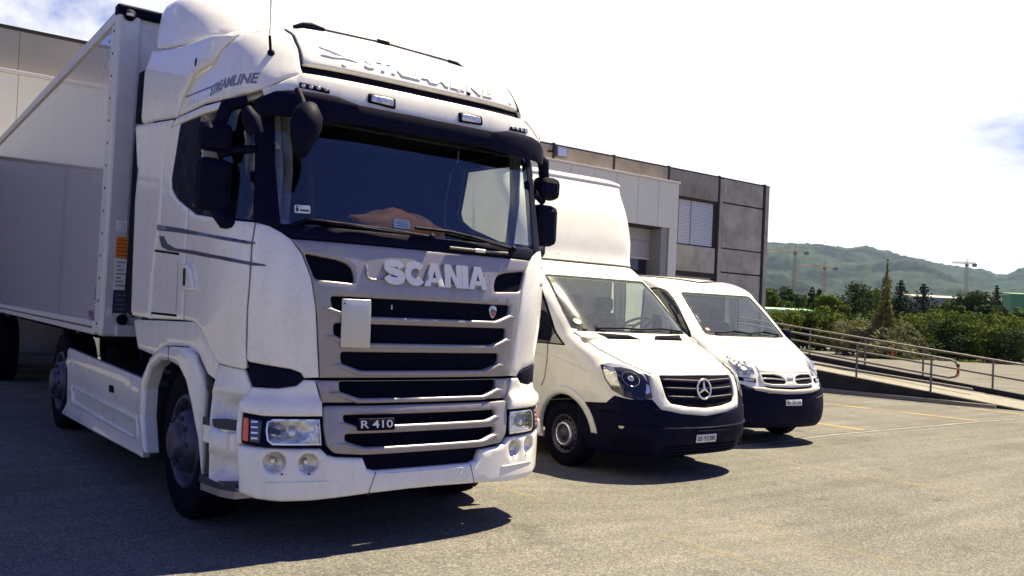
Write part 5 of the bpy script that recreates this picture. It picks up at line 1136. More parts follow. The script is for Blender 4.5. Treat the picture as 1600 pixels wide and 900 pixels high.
for sd in BOTH:
    patch('fog_recess', VN, lr(rnd([(-1.10, bz(.30)), (-.70, bz(.28)), (-.66, bz(.40)), (-.80, bz(.46)), (-1.08, bz(.44))], .04), sd), MATTE, van, off=.0145, th=.004, r=0, res=.05)
    patch('bumper_shoulder', VN, lr([(-1.16, .555), (-1.04, .56), (-.90, .50), (-1.0, .46), (-1.30, .48)], sd), BLACK, van, off=.03, th=.02, r=.012, res=.04)
    patch('fog_lamp', VN, lr(circ((-1.009, .345), .03, .025, 12), sd), LENSM, van, off=.016, th=.006, r=.002, res=.03)
    L = lr(P['n_head'], sd); hd = patch('headlight', VN, L, BLACK, van, off=.014, th=.03, r=.006, res=.04)
    patch('lamp_top', VN, lr([(-1.04, 1.04), (-.93, 1.088), (-.80, 1.062), (-.765, 1.0), (-.70, .91), (-.70, .80), (-.735, .88), (-.80, .96), (-.88, 1.00), (-.97, .985)], sd), CHROME, hd, off=.017, th=.004, r=0, res=.03)
    patch('lamp_side', VN, lr([(-1.055, 1.0), (-.965, .975), (-.985, .86), (-.985, .73), (-1.065, .74), (-1.11, .81), (-1.11, .89)], sd), LENSM, hd, off=.018, th=.004, r=0, res=.02)
    c = (-.855, .83); pr = patch('lamp_projector', VN, lr(circ(c, .085, .085, 20), sd), LENSM, hd, off=.017, th=.004, r=0, res=.02, lift=lambda V2, d, c=(sd*c[0], c[1]): -.03*np.clip(1 - (np.hypot(*(V2 - c).T)/.085)**2, 0, 1))
    patch('lamp_bulb', VN, lr(circ((-.855, .83), .032, .030, 12), sd), CHROME, hd, off=.022, th=.02, r=.01, res=.012)
    patch('turn_signal', VN, lr([(-.74, .68), (-.69, .69), (-.69, .76), (-.715, .78)], sd), CHROME, hd, off=.018, th=.004, r=0, res=.03)
    patch('lamp_glass', VN, L, LGLASS, hd, off=.024, th=0, r=0, res=.06)
sr = half([(-.648, .888), (-.652, .79), (-.65, .70), (-.63, .62), (-.585, .54), (-.45, .508), (-.2, .475), (-.02, .461)])
gr = rnd(half([(-.545, .875), (-.545, .79), (-.535, .70), (-.52, .64), (-.48, .585), (-.25, .548), (-.02, .532)]), .02)
su = patch('grille_surround', VN, sr, VANWHITE, van, off=.020, th=.03, r=.014, res=.04, holes=[gr])
gb = patch('grille', VN, gr, MATTE, su, off=.004, th=.004, r=0, res=.06)
for z in (.815, .73, .645):
    L = half([(-.535 + (.815 - z)*.12, z + .022), (-.525 + (.815 - z)*.12, z - .012), (-.02, z - .032)])
    L = [(a, b + (.02 if abs(a) < .1 else 0)) for a, b in L]
    top_ = [(-.535 + (.815 - z)*.12, z + .022), (0, z + .006), (.535 - (.815 - z)*.12, z + .022), (.525 - (.815 - z)*.12, z - .010), (0, z - .034), (-.525 + (.815 - z)*.12, z - .010)]
    patch('grille_slat', VN, top_, STEEL if z > .9 else BLACK, gb, off=.020, th=.02, r=.010, res=.03)
    patch('slat_trim', VN, strip([(-.50 + (.815 - z)*.12, z + .014), (0, z - .004), (.50 - (.815 - z)*.12, z + .014)], .012), GALV, gb, off=.024, th=.006, r=.003, res=.04)
round_emblem('star', VN, su, 0.0, .915, .102, CHROME)
van_plate(VN, van, 0, .42, 'BS\u00b793380')
patch('plate_shelf', VN, rect(-.17, .34, float(VN.v_of_z(.49)), float(VN.v_of_z(.50))), BLACK, van, off=.03, th=.03, r=.004, res=.05)
for sd in BOTH:
    patch('door_seam', VN, lr(strip(P['n_door'], .010), sd), DARKJ, van, off=.002, th=.002, r=0, res=.05)
    patch('arch_flare', VN, lr(yz(VN, arch(VN, 1.13, .345, .52, zmin=.42)) + yz(VN, arch(VN, 1.13, .345, .435, zmin=.42))[::-1], sd), VANWHITE, van, off=.030, th=.04, r=.02, res=.04)
    patch('body_crease', VN, lr(strip(yz(VN, [(.75, 1.02), (1.3, 1.17), (2.3, 1.20)]), .02), sd), VANWHITE, van, off=.008, th=.008, r=.006, res=.05)
    patch('sill_trim', VN, lr(yz(VN, [(1.65, .28), (1.65, .52), (2.40, .52), (2.40, .28)]), sd), BLACK, van, off=.012, th=.02, r=.008, res=.06)
    van_wheel(van, VN, 1.15, sd, .345, .95, CHROME); van_wheel(van, VN, 4.7, sd, .345, .98, CHROME)
    x = VO[0] + sd*(1.12 if sd < 0 else 1.02); q = .11 if sd < 0 else .04  # the far one is folded in
    mm = MB().box((x - q, VO[1] + 1.66, 1.28), (x + q, VO[1] + 1.80, 1.62), .04).build('wing_mirror', BLACK, van)
vf0 = float(FR.v_of_z(2.275))
fs = [(float(a), float(b)) for a, b in zip(FR.s_at(3.3, np.linspace(vf0, float(FR.v[-1]) - .01, 14)), np.linspace(vf0, float(FR.v[-1]) - .01, 14))]
rb = patch('roof_box', FR, fs + mir(fs), VANWHITE, van, off=0, th=.02, r=.0, res=.07)
patch('box_seal', FR, [(-1.3, vf0 - .012), (1.3, vf0 - .012), (1.3, vf0 + .006), (-1.3, vf0 + .006)], DARKJ, rb, off=.003, th=.06, r=0, res=.08)
vtop = float(FR.v_of_z(3.36))
patch('box_edge', FR, [(-1.25, vtop), (1.25, vtop), (1.25, vtop + .05), (-1.25, vtop + .05)], VANWHITE, rb, off=.022, th=.02, r=.012, res=.04)
patch('logo', FR, [(-.43, vf0 + .09), (-.36, vf0 + .085), (-.345, vf0 + .05), (-.40, vf0 + .055)], SILVERSTR, rb, off=.002, th=.002, r=0, res=.05); patch('logo_print', FR, rect(-.335, -.17, vf0 + .052, vf0 + .068), INK, rb, off=.002, th=.002, r=0, res=.05)
cb = MB().box((VO[0] - 1.05, VO[1] + 2.95, .75), (VO[0] + 1.05, VO[1] + 6.4, 3.40), .03).build('cargo_box', VANWHITE, van)
box('underframe', (VO[0] - .8, VO[1] + .4, .28), (VO[0] + .8, VO[1] + 6.2, .60), MATTE, van, .01)
box('cab_rear_wall', (VO[0] - .9, VO[1] + 2.46, .3), (VO[0] + .9, VO[1] + 2.50, 2.35), GREYIN, van, 0)
MB().box((VO[0] - .9, VO[1] + .9, .75), (VO[0] + .9, VO[1] + 1.55, 1.36), .08).build('dashboard', GREYIN, van)
seats(VN, van, 1.65, (-.55, .0, .52), .85)
sw = MB(); cc = Vector((VO[0] + .45, VO[1] + 1.55, 1.47)); ax = Vector((0, .5, .86)).normalized(); u = ax.orthogonal().normalized(); w = ax.cross(u)
sw.tube([cc + .20*(math.cos(q)*u + math.sin(q)*w) for q in np.linspace(0, 2*math.pi, 25)[:-1]], .016, 8, True)
for q in (.3, 2.2, 4.2): sw.tube([cc, cc + .19*(math.cos(q)*u + math.sin(q)*w)], .016, 6)
sw.build('steering_wheel', DARKIN, van)
GRN = mat('green_sticker', (.05, .35, .18), .5)
sk_ = patch('round_sticker', VN, circ((-.79, 2.01), .045, .045, 16), GRN, van, off=.003, th=.001, r=0, res=.03); patch('sticker_print', VN, rect(-.815, -.765, 2.0, 2.016), PAPER, sk_, off=.005, th=.001, r=0, res=.03)
MB().box((VO[0] - .6, VO[1] + 2.10, 2.00), (VO[0] + .8, VO[1] + 2.13, 2.12), .01).build('sun_visor', GREYIN, van)

# --- smaller panel van
VM = Surf(MINI, *MO)
mini = empty('panel_van', tuple(MO[:3]), 'smaller white panel van with rounded bonnet and black bumper, parked nearest the ramp', 'van')
mw = rnd([(-.66, 2.58), (-.70, 2.30), (-.765, 1.69), (-.45, 1.660), (.45, 1.660), (.80, 1.69), (.76, 2.30), (.735, 2.58)], .05)
msd = rnd([(-.985, 1.72), (-.905, 2.2), (-.868, 2.44), (-.885, 2.60), (-.99, 2.665)] + yz(VM, [(2.06, 2.05), (2.06, 1.28)]) + [(-1.10, 1.56), (-1.03, 1.62)], .04)
ma = yz(VM, arch(VM, .98, .33, .41))
sheet_body(VM, mini, 5.0, [mw, msd, mir(msd), ma, mir(ma)], VANWHITE, .26, 2.30)
T_ = Matrix.Translation(Vector(VM.o)) @ Matrix(VM.M.tolist()).to_4x4()
MB().box((-.93, 4.98, .3), (.93, 5.0, 2.15), 0, T_).build('rear_door', VANWHITE, mini)
patch('windscreen', VM, mw, VGLASS, mini, off=-.004, th=0, r=0, res=.08)
patch('windscreen_seal', VM, strip(np.concatenate([mw, mw[:1]]), .03), BLACK, mini, off=.003, th=.004, r=0, res=.05)
for sd in BOTH:
    patch('side_window', VM, lr(msd, sd), SGLASS, mini, off=-.004, th=0, r=0, res=.08)
    patch('window_frame', VM, lr(strip(np.concatenate([msd, msd[:1]]), .035), sd), BLACK, mini, off=.003, th=.004, r=0, res=.05)
    patch('window_divider', VM, lr(strip([(-1.12, 1.60), (-1.02, 2.05), (-1.0, 2.3)], .035), sd), BLACK, mini, off=.004, th=.01, r=0, res=.05)
    g_ = yz(VM, [(1.82, 2.20), (2.6, 2.265), (4.6, 2.27)]); patch('roof_groove', VM, lr(strip(g_, .05), sd), BLACK, mini, off=.012, th=.02, r=.006, res=.06)
mh = [(-.775, 1.63), (-.67, 1.50), (-.60, 1.44), (-.53, 1.23), (-.50, 1.11), (-.485, 1.0), (-.49, .90), (-.485, .812), (0, .800)]
mh = mh + mir(mh[:-1]) + [(.45, 1.640), (-.45, 1.640)]
bn = patch('bonnet', VM, rnd(mh, .03), VANWHITE, mini, off=.012, th=.02, r=.010, res=.05)
patch('scuttle', VM, [(-.74, 1.672), (-.45, 1.644), (.45, 1.644), (.76, 1.672), (.74, 1.71), (.45, 1.69), (-.45, 1.69), (-.72, 1.71)], BLACK, mini, off=.005, th=.006, r=0, res=.06)
for w in ([(-.6, 1.70), (-.25, 1.735), (.10, 1.70)], [(-.02, 1.71), (.35, 1.745), (.66, 1.70)]):
    p_, n_ = VM.map(np.array(w)); wq = tube('wiper', [tuple(a + b*.025) for a, b in zip(p_, n_)], .013, BLACK, mini, 6)
    tube('wiper_arm', [tuple(p_[2] + n_[2]*.02), tuple(p_[1] + n_[1]*.04)], .012, BLACK, wq, 6)
for sd in BOTH:
    L = lr(rnd([(-.83, 1.02), (-.80, 1.14), (-.66, 1.13), (-.55, 1.04), (-.55, .87), (-.555, .76), (-.80, .755)], .03), sd)
    hd = patch('headlight', VM, L, CLEARL, mini, off=.010, th=.03, r=.008, res=.025, lift=lambda V2, d: -.012*(np.sin(V2[:, 0]*40)*np.sin(V2[:, 1]*34) > .2))
    patch('lamp_projector', VM, lr(circ((-.68, .92), .08, .09, 16), sd), LENSM, hd, off=.016, th=.006, r=0, res=.03, lift=lambda V2, d: -.02*np.clip(d/.06, 0, 1)); patch('lamp_glass', VM, L, LGLASS, hd, off=.02, th=0, r=0, res=.06)
    patch('fog_strip', VM, lr([(-.86, .735), (-.565, .715), (-.575, .655), (-.86, .68)], sd), BLACK, mini, off=.012, th=.02, r=.006, res=.04)
    patch('turn_signal', VM, lr(rect(-.74, -.60, .668, .705), sd), LENSM, mini, off=.018, th=.004, r=0, res=.03)
mg = half([(-.49, .792), (-.498, .70), (-.47, .635), (-.345, .612), (-.02, .603)])
g1 = rnd([(-.468, .772), (-.25, .772), (-.135, .742), (-.085, .672), (-.115, .634), (-.345, .634), (-.468, .652)], .02)
g_ = patch('grille', VM, rnd(mg, .02), VANWHITE, mini, off=.024, th=.04, r=.010, res=.03, holes=[g1, mir(g1)])
for sd in BOTH:
    gm = patch('grille_mesh', VM, lr(g1, sd), MATTE, g_, off=.005, th=.004, r=0, res=.05)
    patch('grille_slat', VM, lr(strip([(-.455, .715), (-.30, .712), (-.115, .698)], .016), sd), SILVER, gm, off=.018, th=.012, r=.005, res=.03)
round_emblem('bar', VM, g_, 0, .895, .050, CHROME)
patch('grille_gap', VM, half([(-.47, .61), (-.345, .598), (-.02, .588), ]) [:3] + mir([(-.47, .61), (-.345, .598), (-.02, .588)]) + [(.44, .59), (.345, .575), (0, .562), (-.345, .575), (-.44, .59)], MATTE, mini, off=.008, th=.004, r=0, res=.05)
ms = [(-.66, .585), (-.507, .590), (-.356, .570), (0, .558), (.356, .570), (.507, .590), (.66, .585), (.62, .545), (.42, .520), (.16, .502), (-.16, .502), (-.42, .520), (-.62, .545)]
patch('bumper_top', VM, rnd(ms, .02), GREYIN, mini, off=.030, th=.04, r=.016, res=.04)
bm_ = [(-1.44, .03), (-1.45, .44), (-1.1, .50), (-.88, .66), (-.70, .60), (-.42, .515), (0, .50)]
patch('bumper', VM, bm_ + mir(bm_[:-1]), BLACK, mini, off=.014, th=.03, r=.014, res=.05)
patch('bumper_scuff', VM, [(.48, .44), (.70, .475), (.72, .462), (.55, .44)], GALV, mini, off=.018, th=.003, r=0, res=.05)
van_plate(VM, mini, 0.0, .585, 'BL\u00b735138')
RS = mat('red_sticker', (.5, .06, .05), .5)
patch('square_sticker', VM, rect(-.70, -.64, 1.77, 1.82), RS, mini, off=.003, th=.001, r=0, res=.03)
for sd in BOTH:
    patch('door_seam', VM, lr(strip(yz(VM, [(1.00, 1.28), (1.05, .9), (1.25, .75), (1.42, .42)]), .010), sd), DARKJ, mini, off=.002, th=.002, r=0, res=.05)
    van_wheel(mini, VM, .98, sd, .33, .93, GALV); van_wheel(mini, VM, 4.05, sd, .33, .93, GALV)
    p_ = [T_ @ Vector((sd*q, y, z)) for q, y, z in ((.93, 1.15, 1.36), (1.02, 1.15, 1.40))]
    mm = MB().box((sd*1.10 - .09, 1.10, 1.28), (sd*1.10 + .09, 1.22, 1.56), .05, T_).build('wing_mirror', BLACK, mini); MB().tube(p_, .03, 8).build('mirror_arm', BLACK, mm)
    MB().box((sd*1.10 - .07, 1.221, 1.31), (sd*1.10 + .07, 1.224, 1.53), 0, T_).build('mirror_glass', CHROME, mm)
MB().box((-.88, .75, .75), (.88, 1.35, 1.33), .08, T_).build('dashboard', GREYIN, mini); MB().box((-.8, .3, .25), (.8, 4.9, .6), .02, T_).build('underframe', MATTE, mini)
MB().box((-.90, 2.25, .4), (.90, 2.29, 2.15), 0, T_).build('cab_rear_wall', mat('bulkhead', (.16, .19, .21), .7, noise=.1), mini)
seats(VM, mini, 1.45, (-.48, .48), .80)

# ------------------------------------------------------------------ vegetation and the far landscape
def leaf_mat(name, dark, light, sat=1.0):
    m = bpy.data.materials.new(name); t, n, l, b = nodes(m)
    g = n.new('ShaderNodeNewGeometry'); tc = n.new('ShaderNodeTexCoord'); nz_ = n.new('ShaderNodeTexNoise'); nz_.inputs['Scale'].default_value = .9; nz_.inputs['Detail'].default_value = 3; l.new(tc.outputs['Object'], nz_.inputs['Vector'])
    ad = n.new('ShaderNodeMath'); ad.operation = 'ADD'; l.new(g.outputs['Random Per Island'], ad.inputs[0]); l.new(nz_.outputs[0], ad.inputs[1])
    r = n.new('ShaderNodeMapRange'); r.inputs['From Min'].default_value = .3; r.inputs['From Max'].default_value = 1.5; l.new(ad.outputs[0], r.inputs[0])
    x = n.new('ShaderNodeMix'); x.data_type = 'RGBA'; l.new(r.outputs[0], x.inputs[0]); x.inputs[6].default_value = (*dark, 1); x.inputs[7].default_value = (*light, 1); l.new(x.outputs[2], b.inputs['Base Color'])
    b.inputs['Roughness'].default_value = .85; b.inputs['Specular IOR Level'].default_value = .08
    tr = n.new('ShaderNodeBsdfTranslucent'); l.new(x.outputs[2], tr.inputs[0]); ms_ = n.new('ShaderNodeMixShader'); ms_.inputs[0].default_value = .18; l.new(b.outputs[0], ms_.inputs[1]); l.new(tr.outputs[0], ms_.inputs[2]); l.new(ms_.outputs[0], n['Material Output'].inputs[0])
    return m
LEAF = [leaf_mat('leaf_green', (.020, .045, .012), (.085, .125, .020)), leaf_mat('leaf_olive', (.030, .052, .010), (.120, .150, .022)), leaf_mat('leaf_deep', (.012, .028, .014), (.050, .080, .024))]
PALE = leaf_mat('leaf_pale', (.07, .085, .035), (.20, .20, .10)); NEED = leaf_mat('needle_dark', (.010, .020, .016), (.030, .050, .030)); BARK = mat('bark', (.06, .045, .035), .9, noise=.4, nscale=10)
YOUNG = leaf_mat('leaf_bronze', (.06, .07, .025), (.20, .19, .07))
rng = np.random.default_rng(11)
def cards(C_, Nrm, size):
    """small bent leaf sprays: two triangles each"""
    k = len(C_); a = rng.normal(size=(k, 3)); u = np.cross(Nrm, a); u /= np.linalg.norm(u, axis=1)[:, None] + 1e-9; w = np.cross(Nrm, u); s = size*rng.uniform(.55, 1.25, (k, 1))
    V = np.stack([C_ - u*s, C_ - w*s*.62 + Nrm*s*.15, C_ + u*s, C_ + w*s*.62 + Nrm*s*.15], 1).reshape(-1, 3); b = np.arange(k)[:, None]*4
    return V, np.concatenate([b + [0, 1, 2], b + [0, 2, 3]])
def crown_mesh(name, m, blobs, n, size, parent, gap=.35):
    C_, Nn = [], []; wts = np.array([b[3]**2 for b in blobs]); wts = wts/wts.sum()
    for (x, y, z, r_, sq), w in zip(blobs, wts):
        k = max(8, int(n*w)); d = rng.normal(size=(k, 3)); d /= np.linalg.norm(d, axis=1)[:, None]
        rad = r_*(1 - gap*rng.random((k, 1))**1.6)*(1 + .16*np.sin(d[:, :1]*5 + x*3) + .12*np.sin(d[:, 2:3]*7 + y*5))
        C_.append(np.array([x, y, z]) + d*rad*[1, 1, sq]); q = d + rng.normal(size=(k, 3))*.55 + [0, 0, .25]; Nn.append(q/np.linalg.norm(q, axis=1)[:, None])
    V, F = cards(np.concatenate(C_), np.concatenate(Nn), size); me = bpy.data.meshes.new(name); me.vertices.add(len(V)); me.vertices.foreach_set('co', V.ravel()); me.loops.add(F.size); me.loops.foreach_set('vertex_index', F.ravel().astype(np.int32)); me.polygons.add(len(F)); me.polygons.foreach_set('loop_start', np.arange(0, F.size, 3, dtype=np.int32)); me.update(calc_edges=True); me.materials.append(m)
    return link(bpy.data.objects.new(name, me), parent)
def trunk(parent, x, y, z0, z1, r, limbs):
    t = MB().tube([(x, y, z0), (x + .05*r, y, z0 + (z1 - z0)*.5), (x, y, z1)], [r, r*.8, r*.45], 8)
    for lx, ly, lz in limbs:
        t.tube([(x, y, z0 + (z1 - z0)*.6), ((x + lx)/2, (y + ly)/2, (z1 + lz)/2 - .1), (lx, ly, lz)], [r*.5, r*.3, r*.12], 6)
    return t.build('trunk', BARK, parent)
Z0 = -.55
def tree(x, y, top, w, kind, label, group, n=5200, name='tree'):
    e = empty(name, (x, y, Z0), label, 'tree', group); h = top - Z0; r_ = max(w*.62, .8); bl = []
    for k in range(13):
        a = rng.uniform(0, 6.28); q = rng.random()**.6; hh = rng.uniform(.34, .93); env = math.sin(min(1, (1.02 - hh)*2.2)*1.57)*1.0
        bl.append((x + r_*q*math.cos(a)*env, y + r_*q*math.sin(a)*env, Z0 + h*hh, r_*rng.uniform(.26, .46), rng.uniform(.7, .95)))
    bl.append((x, y, top - r_*.30, r_*.32, .9))
    crown_mesh('crown', LEAF[kind], bl, n, .13, e); trunk(e, x, y, Z0, Z0 + h*.65, max(.08, w*.045), [(b[0], b[1], b[2]) for b in bl[:5]])
def conifer(x, y, top, w, label, group, name='conifer_tree'):
    e = empty(name, (x, y, Z0), label, 'tree', group); h = top - Z0; bl = []
    for k in range(26):
        f = k/25; rr = w*.55*(1 - f)**.85 + .08
        for j in range(4): a = k*1.1 + j*1.57; bl.append((x + rr*.6*math.cos(a), y + rr*.6*math.sin(a), Z0 + h*(.1 + .88*f) - .1*rr, rr*.52 + .05, .45))
    crown_mesh('crown', NEED, bl, 6000, .13, e); trunk(e, x, y, Z0, top - .3, max(.08, w*.05), [])
def cypress(x, y, top, w, label, group):
    e = empty('cypress_tree', (x, y, Z0), label, 'tree', group); h = top - Z0
    bl = [(x + .1*math.sin(k*2), y + .1*math.cos(k*2), Z0 + h*(.08 + .88*k/13), w*.5*(math.sin(3.0*(.08 + .9*k/13)**.8)*.75 + .28), 1.0) for k in range(14)]
    crown_mesh('crown', NEED, bl, 1500, .14, e); trunk(e, x, y, Z0, Z0 + h*.7, .1, [])
def bush(x, y, top, w, m, label, group, n=4200, name='bush', ground=-.06):
    e = empty(name, (x, y, ground), label, 'bush', group); h = top - ground; bl = []
    for k in range(12):
        a = rng.uniform(0, 6.28); q = rng.random()**.5; hh = rng.uniform(.12, .80)
        bl.append((x + w*.62*q*math.cos(a)*(1.1 - .4*hh), y + w*.62*q*math.sin(a)*(1.1 - .4*hh), ground + h*hh, w*rng.uniform(.20, .34), .85))
    bl.append((x + rng.uniform(-.2, .2)*w, y, top - w*.18, w*.2, .9))
    crown_mesh('crown', m, bl, n, .085, e, .35); trunk(e, x, y, ground - .1, ground + h*.5, .06, [(b[0], b[1], b[2]) for b in bl[:4]])

TREES = [(59.88, 42.06, 4.65, 2.56), (65.41, 44.18, 4.64, 2.37), (70.91, 46.33, 4.46, 1.89), (59.72, 35.96, 4.01, 2.39), (74.99, 43.25, 5.83, 3.91), (81.2, 44.87, 5.64, 2.67), (77.33, 35.32, 4.45, 2.37), (77.04, 33.01, 5.18, 3.24), (68.07, 29.76, 3.73, 1.87), (75.27, 30.62, 4.0, 2.22), (73.96, 27.87, 3.69, 2.99)]
TL = ['mid green tree just right of the warehouse corner', 'mid green tree between the warehouse corner and the two thin cypresses', 'small far tree behind the thin cypresses', 'light green round tree right of the two thin cypresses', 'widest dark round tree left of the bronze young tree', 'far tree partly behind the bronze young tree', 'low tree right of the largest conifer', 'broad tree left of the small conifer', 'short tree in front of the long low factory', 'small tree below the small lone conifer', 'green tree beside the bright green shed']
for k, ((x, y, t_, w), lb_) in enumerate(zip(TREES, TL)): tree(x, y, t_, w*1.25, (0, 2, 0, 1, 2, 0, 0, 2, 0, 2, 0)[k], lb_, 'leafy trees beyond the yard')
FILL = [(88, 60), (90, 56), (86, 52), (92, 50), (90, 46), (94, 44), (92, 39.5), (95, 36), (90, 33), (94, 30), (97, 27), (88, 26.5), (92, 22), (99, 63)]
fb = []
for x, y in FILL:
    for k in range(7): fb.append((x + rng.uniform(-3, 3), y + rng.uniform(-2.2, 2.2), rng.uniform(.3, 3.6), rng.uniform(.9, 1.5), .85))
tag(crown_mesh('distant_wood', LEAF[2], fb, 14000, .24, None), kind='stuff')
for (x, y, t_, w), lb_ in zip([(67.97, 34.76, 5.8, 2.52), (67.61, 32.54, 5.46, 2.99), (96.56, 39.63, 6.92, 1.6)], ['tall dark conifer right behind the bronze young tree', 'broad dark conifer, second from the bronze young tree', 'small lone dark conifer left of the bright green shed']): conifer(x, y, t_, w*1.75, lb_, 'dark conifers')
for (x, y, t_, w), lb_ in zip([(60.19, 38.09, 4.7, .75), (61.55, 38.32, 4.66, .6)], ['left one of two thin dark cypresses', 'right one of two thin dark cypresses']): cypress(x, y, t_, w*1.3, lb_, 'thin cypresses')
# young tree with a tall thin leader
yx, yy = 42.42, 21.36; e = empty('young_tree', (yx, yy, -.06), 'thin bronze green young tree with a tall spire, staked beyond the ramp', 'tree')
bl = [(yx + .45*math.cos(k*2.1)*(1 - k/16), yy + .45*math.sin(k*2.1)*(1 - k/16), 1.7 + k*.125, .36*(1 - k/22), .9) for k in range(16)] + [(yx + .03*math.sin(k), yy, 3.4 + k*.24, .20*(1 - k/11), 1.5) for k in range(9)] + [(yx + s*.42, yy + s*.1, 3.0 + .3*k, .13, 1.7) for s in (-1, 1) for k in range(5)]
crown_mesh('crown', YOUNG, bl, 2400, .085, e, .6); trunk(e, yx, yy, -.1, 5.2, .06, [(yx + .4, yy, 2.6), (yx - .42, yy, 2.5), (yx + .42, yy + .1, 3.9), (yx - .42, yy - .1, 3.9)])
sk = MB()
for s in (-.35, .35): sk.tube([(yx + s, yy - s*.4, -.06), (yx + s, yy - s*.4, 1.35)], .045, 8)
sk.tube([(yx - .38, yy + .14, 1.25), (yx + .38, yy - .14, 1.25)], .04, 8)
tag(sk.build('tree_stake', BARK), 'dark wooden stakes holding up the young tree', 'stake')
BUSH = [(44.33, 30.01, 2.5, 1.83), (47.12, 30.43, 2.42, 1.98), (47.4, 28.97, 2.64, 1.69), (47.66, 27.53, 2.49, 1.91), (50.61, 27.83, 2.45, 1.89), (49.71, 23.51, 2.56, 2.0), (53.62, 24.32, 3.1, 2.11), (52.69, 22.53, 2.94, 1.88), (54.77, 22.23, 2.95, 2.08), (53.81, 20.45, 2.8, 2.0), (53.84, 19.19, 2.61, 1.96), (47.25, 20.36, 2.28, 1.48), (47.95, 18.6, 2.08, 1.67), (48.09, 19.74, 2.18, 1.48), (47.98, 17.34, 1.99, 1.57)]
ORD = ('first', 'second', 'third', 'fourth', 'fifth', 'sixth', 'seventh', 'eighth', 'ninth', 'tenth', 'eleventh')
BL = ['%s green bush from the warehouse corner in the back row beyond the ramp' % q for q in ORD] + ['%s green bush from the pale bushes in the low front row beyond the ramp' % ORD[q] for q in (0, 2, 1, 3)]
for k, (x, y, t_, w) in enumerate(BUSH): bush(x, y, t_, w*1.35, LEAF[(1, 1, 0, 1, 0, 1, 0, 1, 0, 1, 1, 2, 1, 0, 2)[k]], BL[k], 'green bushes beyond the ramp')
for k, (x, y, t_, w) in enumerate([(42.96, 23.57, 1.95, 1.7), (44.87, 23.39, 2.09, 1.66), (44.28, 21.33, 2.04, 1.6), (41.62, 20.83, 1.67, 1.74), (40.7, 21.52, 1.62, 1.39)]): bush(x, y, t_, w*1.2, PALE, '%s of the pale grey green bushes beyond the ramp, counted from the warehouse' % ORD[(0, 2, 4, 3, 1)[k]], 'pale bushes beyond the ramp')
hb = []
for k in range(60):
    t_ = k/59; hb.append((43.0 + 13*t_ + rng.uniform(-.5, .5) + .9, 32.5 - 19.5*t_ + rng.uniform(-.5, .5) + .9, rng.uniform(.3, 1.5), rng.uniform(.6, .95), .8))
tag(crown_mesh('undergrowth', LEAF[2], hb, 9000, .15, None), kind='stuff')
gb_ = []
for k in range(40): t_ = k/39; gb_.append((43.3 + 10*t_, 20.6 - 9.6*t_ + rng.uniform(-.15, .15) - .4, -.02, .22, .35))
tag(crown_mesh('grass', LEAF[1], gb_, 2500, .06, None), kind='stuff')
# a red post and cuttings at the far edge of the yard
MB().tube([(40.5, 19.8, -.06), (40.5, 19.8, .62)], .07, 10).build('marker_post', REDL); tag(bpy.data.objects['marker_post'], 'short red post at the far edge of the yard', 'post')
tag(crown_mesh('branch_heap', YOUNG, [(44.0 + .3*k, 20.9 - .3*k, .2, .42, .7) for k in range(3)], 500, .1, None), 'heap of brown cuttings beside the red post', 'cuttings')
# sheds and the long low factory
GS = mat('green_sheet', (.10, .26, .15), .6, noise=.1); GS2 = mat('pale_green_roof', (.32, .55, .38), .5, noise=.1); FW = mat('factory_wall', (.20, .19, .22), .6, noise=.15, nscale=.3); FRF = mat('factory_roof', (.28, .27, .27), .6)
def shed(name, a, b, z0, z1, wall, roof, label, cat, depth=6):
    a, b = Vector(a), Vector(b); d = (b - a).normalized(); n = Vector((-d.y, d.x)); n = n if n.x > 0 else -n; e = empty(name, (a.x, a.y, z0), label, cat); q = [a, b, b + n*depth, a + n*depth]
    obj('wall', [(p.x, p.y, z) for z in (z0, z1) for p in q], [(0, 1, 5, 4), (1, 2, 6, 5), (2, 3, 7, 6), (3, 0, 4, 7)], wall, e); c = .15
    o = [a - d*c - n*c, b + d*c - n*c, b + d*c + n*(depth + c), a - d*c + n*(depth + c)]
    obj('roof', [(p.x, p.y, z1 + (0 if i in (0, 1) else depth*.10) + dz) for dz in (.01, .14) for i, p in enumerate(o)], [(4, 5, 6, 7), (0, 1, 5, 4), (1, 2, 6, 5), (2, 3, 7, 6), (3, 0, 4, 7), (3, 2, 1, 0)], roof, e)
    for k in range(4): f = a + d*((b - a).length*(k + .5)/4) - n*.02; g = d*((b - a).length*.06); obj('window', [(p.x, p.y, z) for z in (z0 + (z1 - z0)*.4, z0 + (z1 - z0)*.75) for p in (f - g, f + g)], [(0, 1, 3, 2)], WIN, e)
shed('green_shed', (52.3, 36.5), (54.9, 34.6), -.3, 2.50, GS2, GS2, 'low shed with pale green roof behind the bushes by the warehouse corner', 'shed', 1.5)
shed('green_hall', (113.6, 45.5), (118.4, 42.0), -.3, 6.6, GS, GS, 'bright green hall at the far right above the trees', 'hall', 2)
shed('factory', (250, 131), (272, 114), -.3, 11.4, FW, FRF, 'long low grey factory under the hill', 'factory', 10)
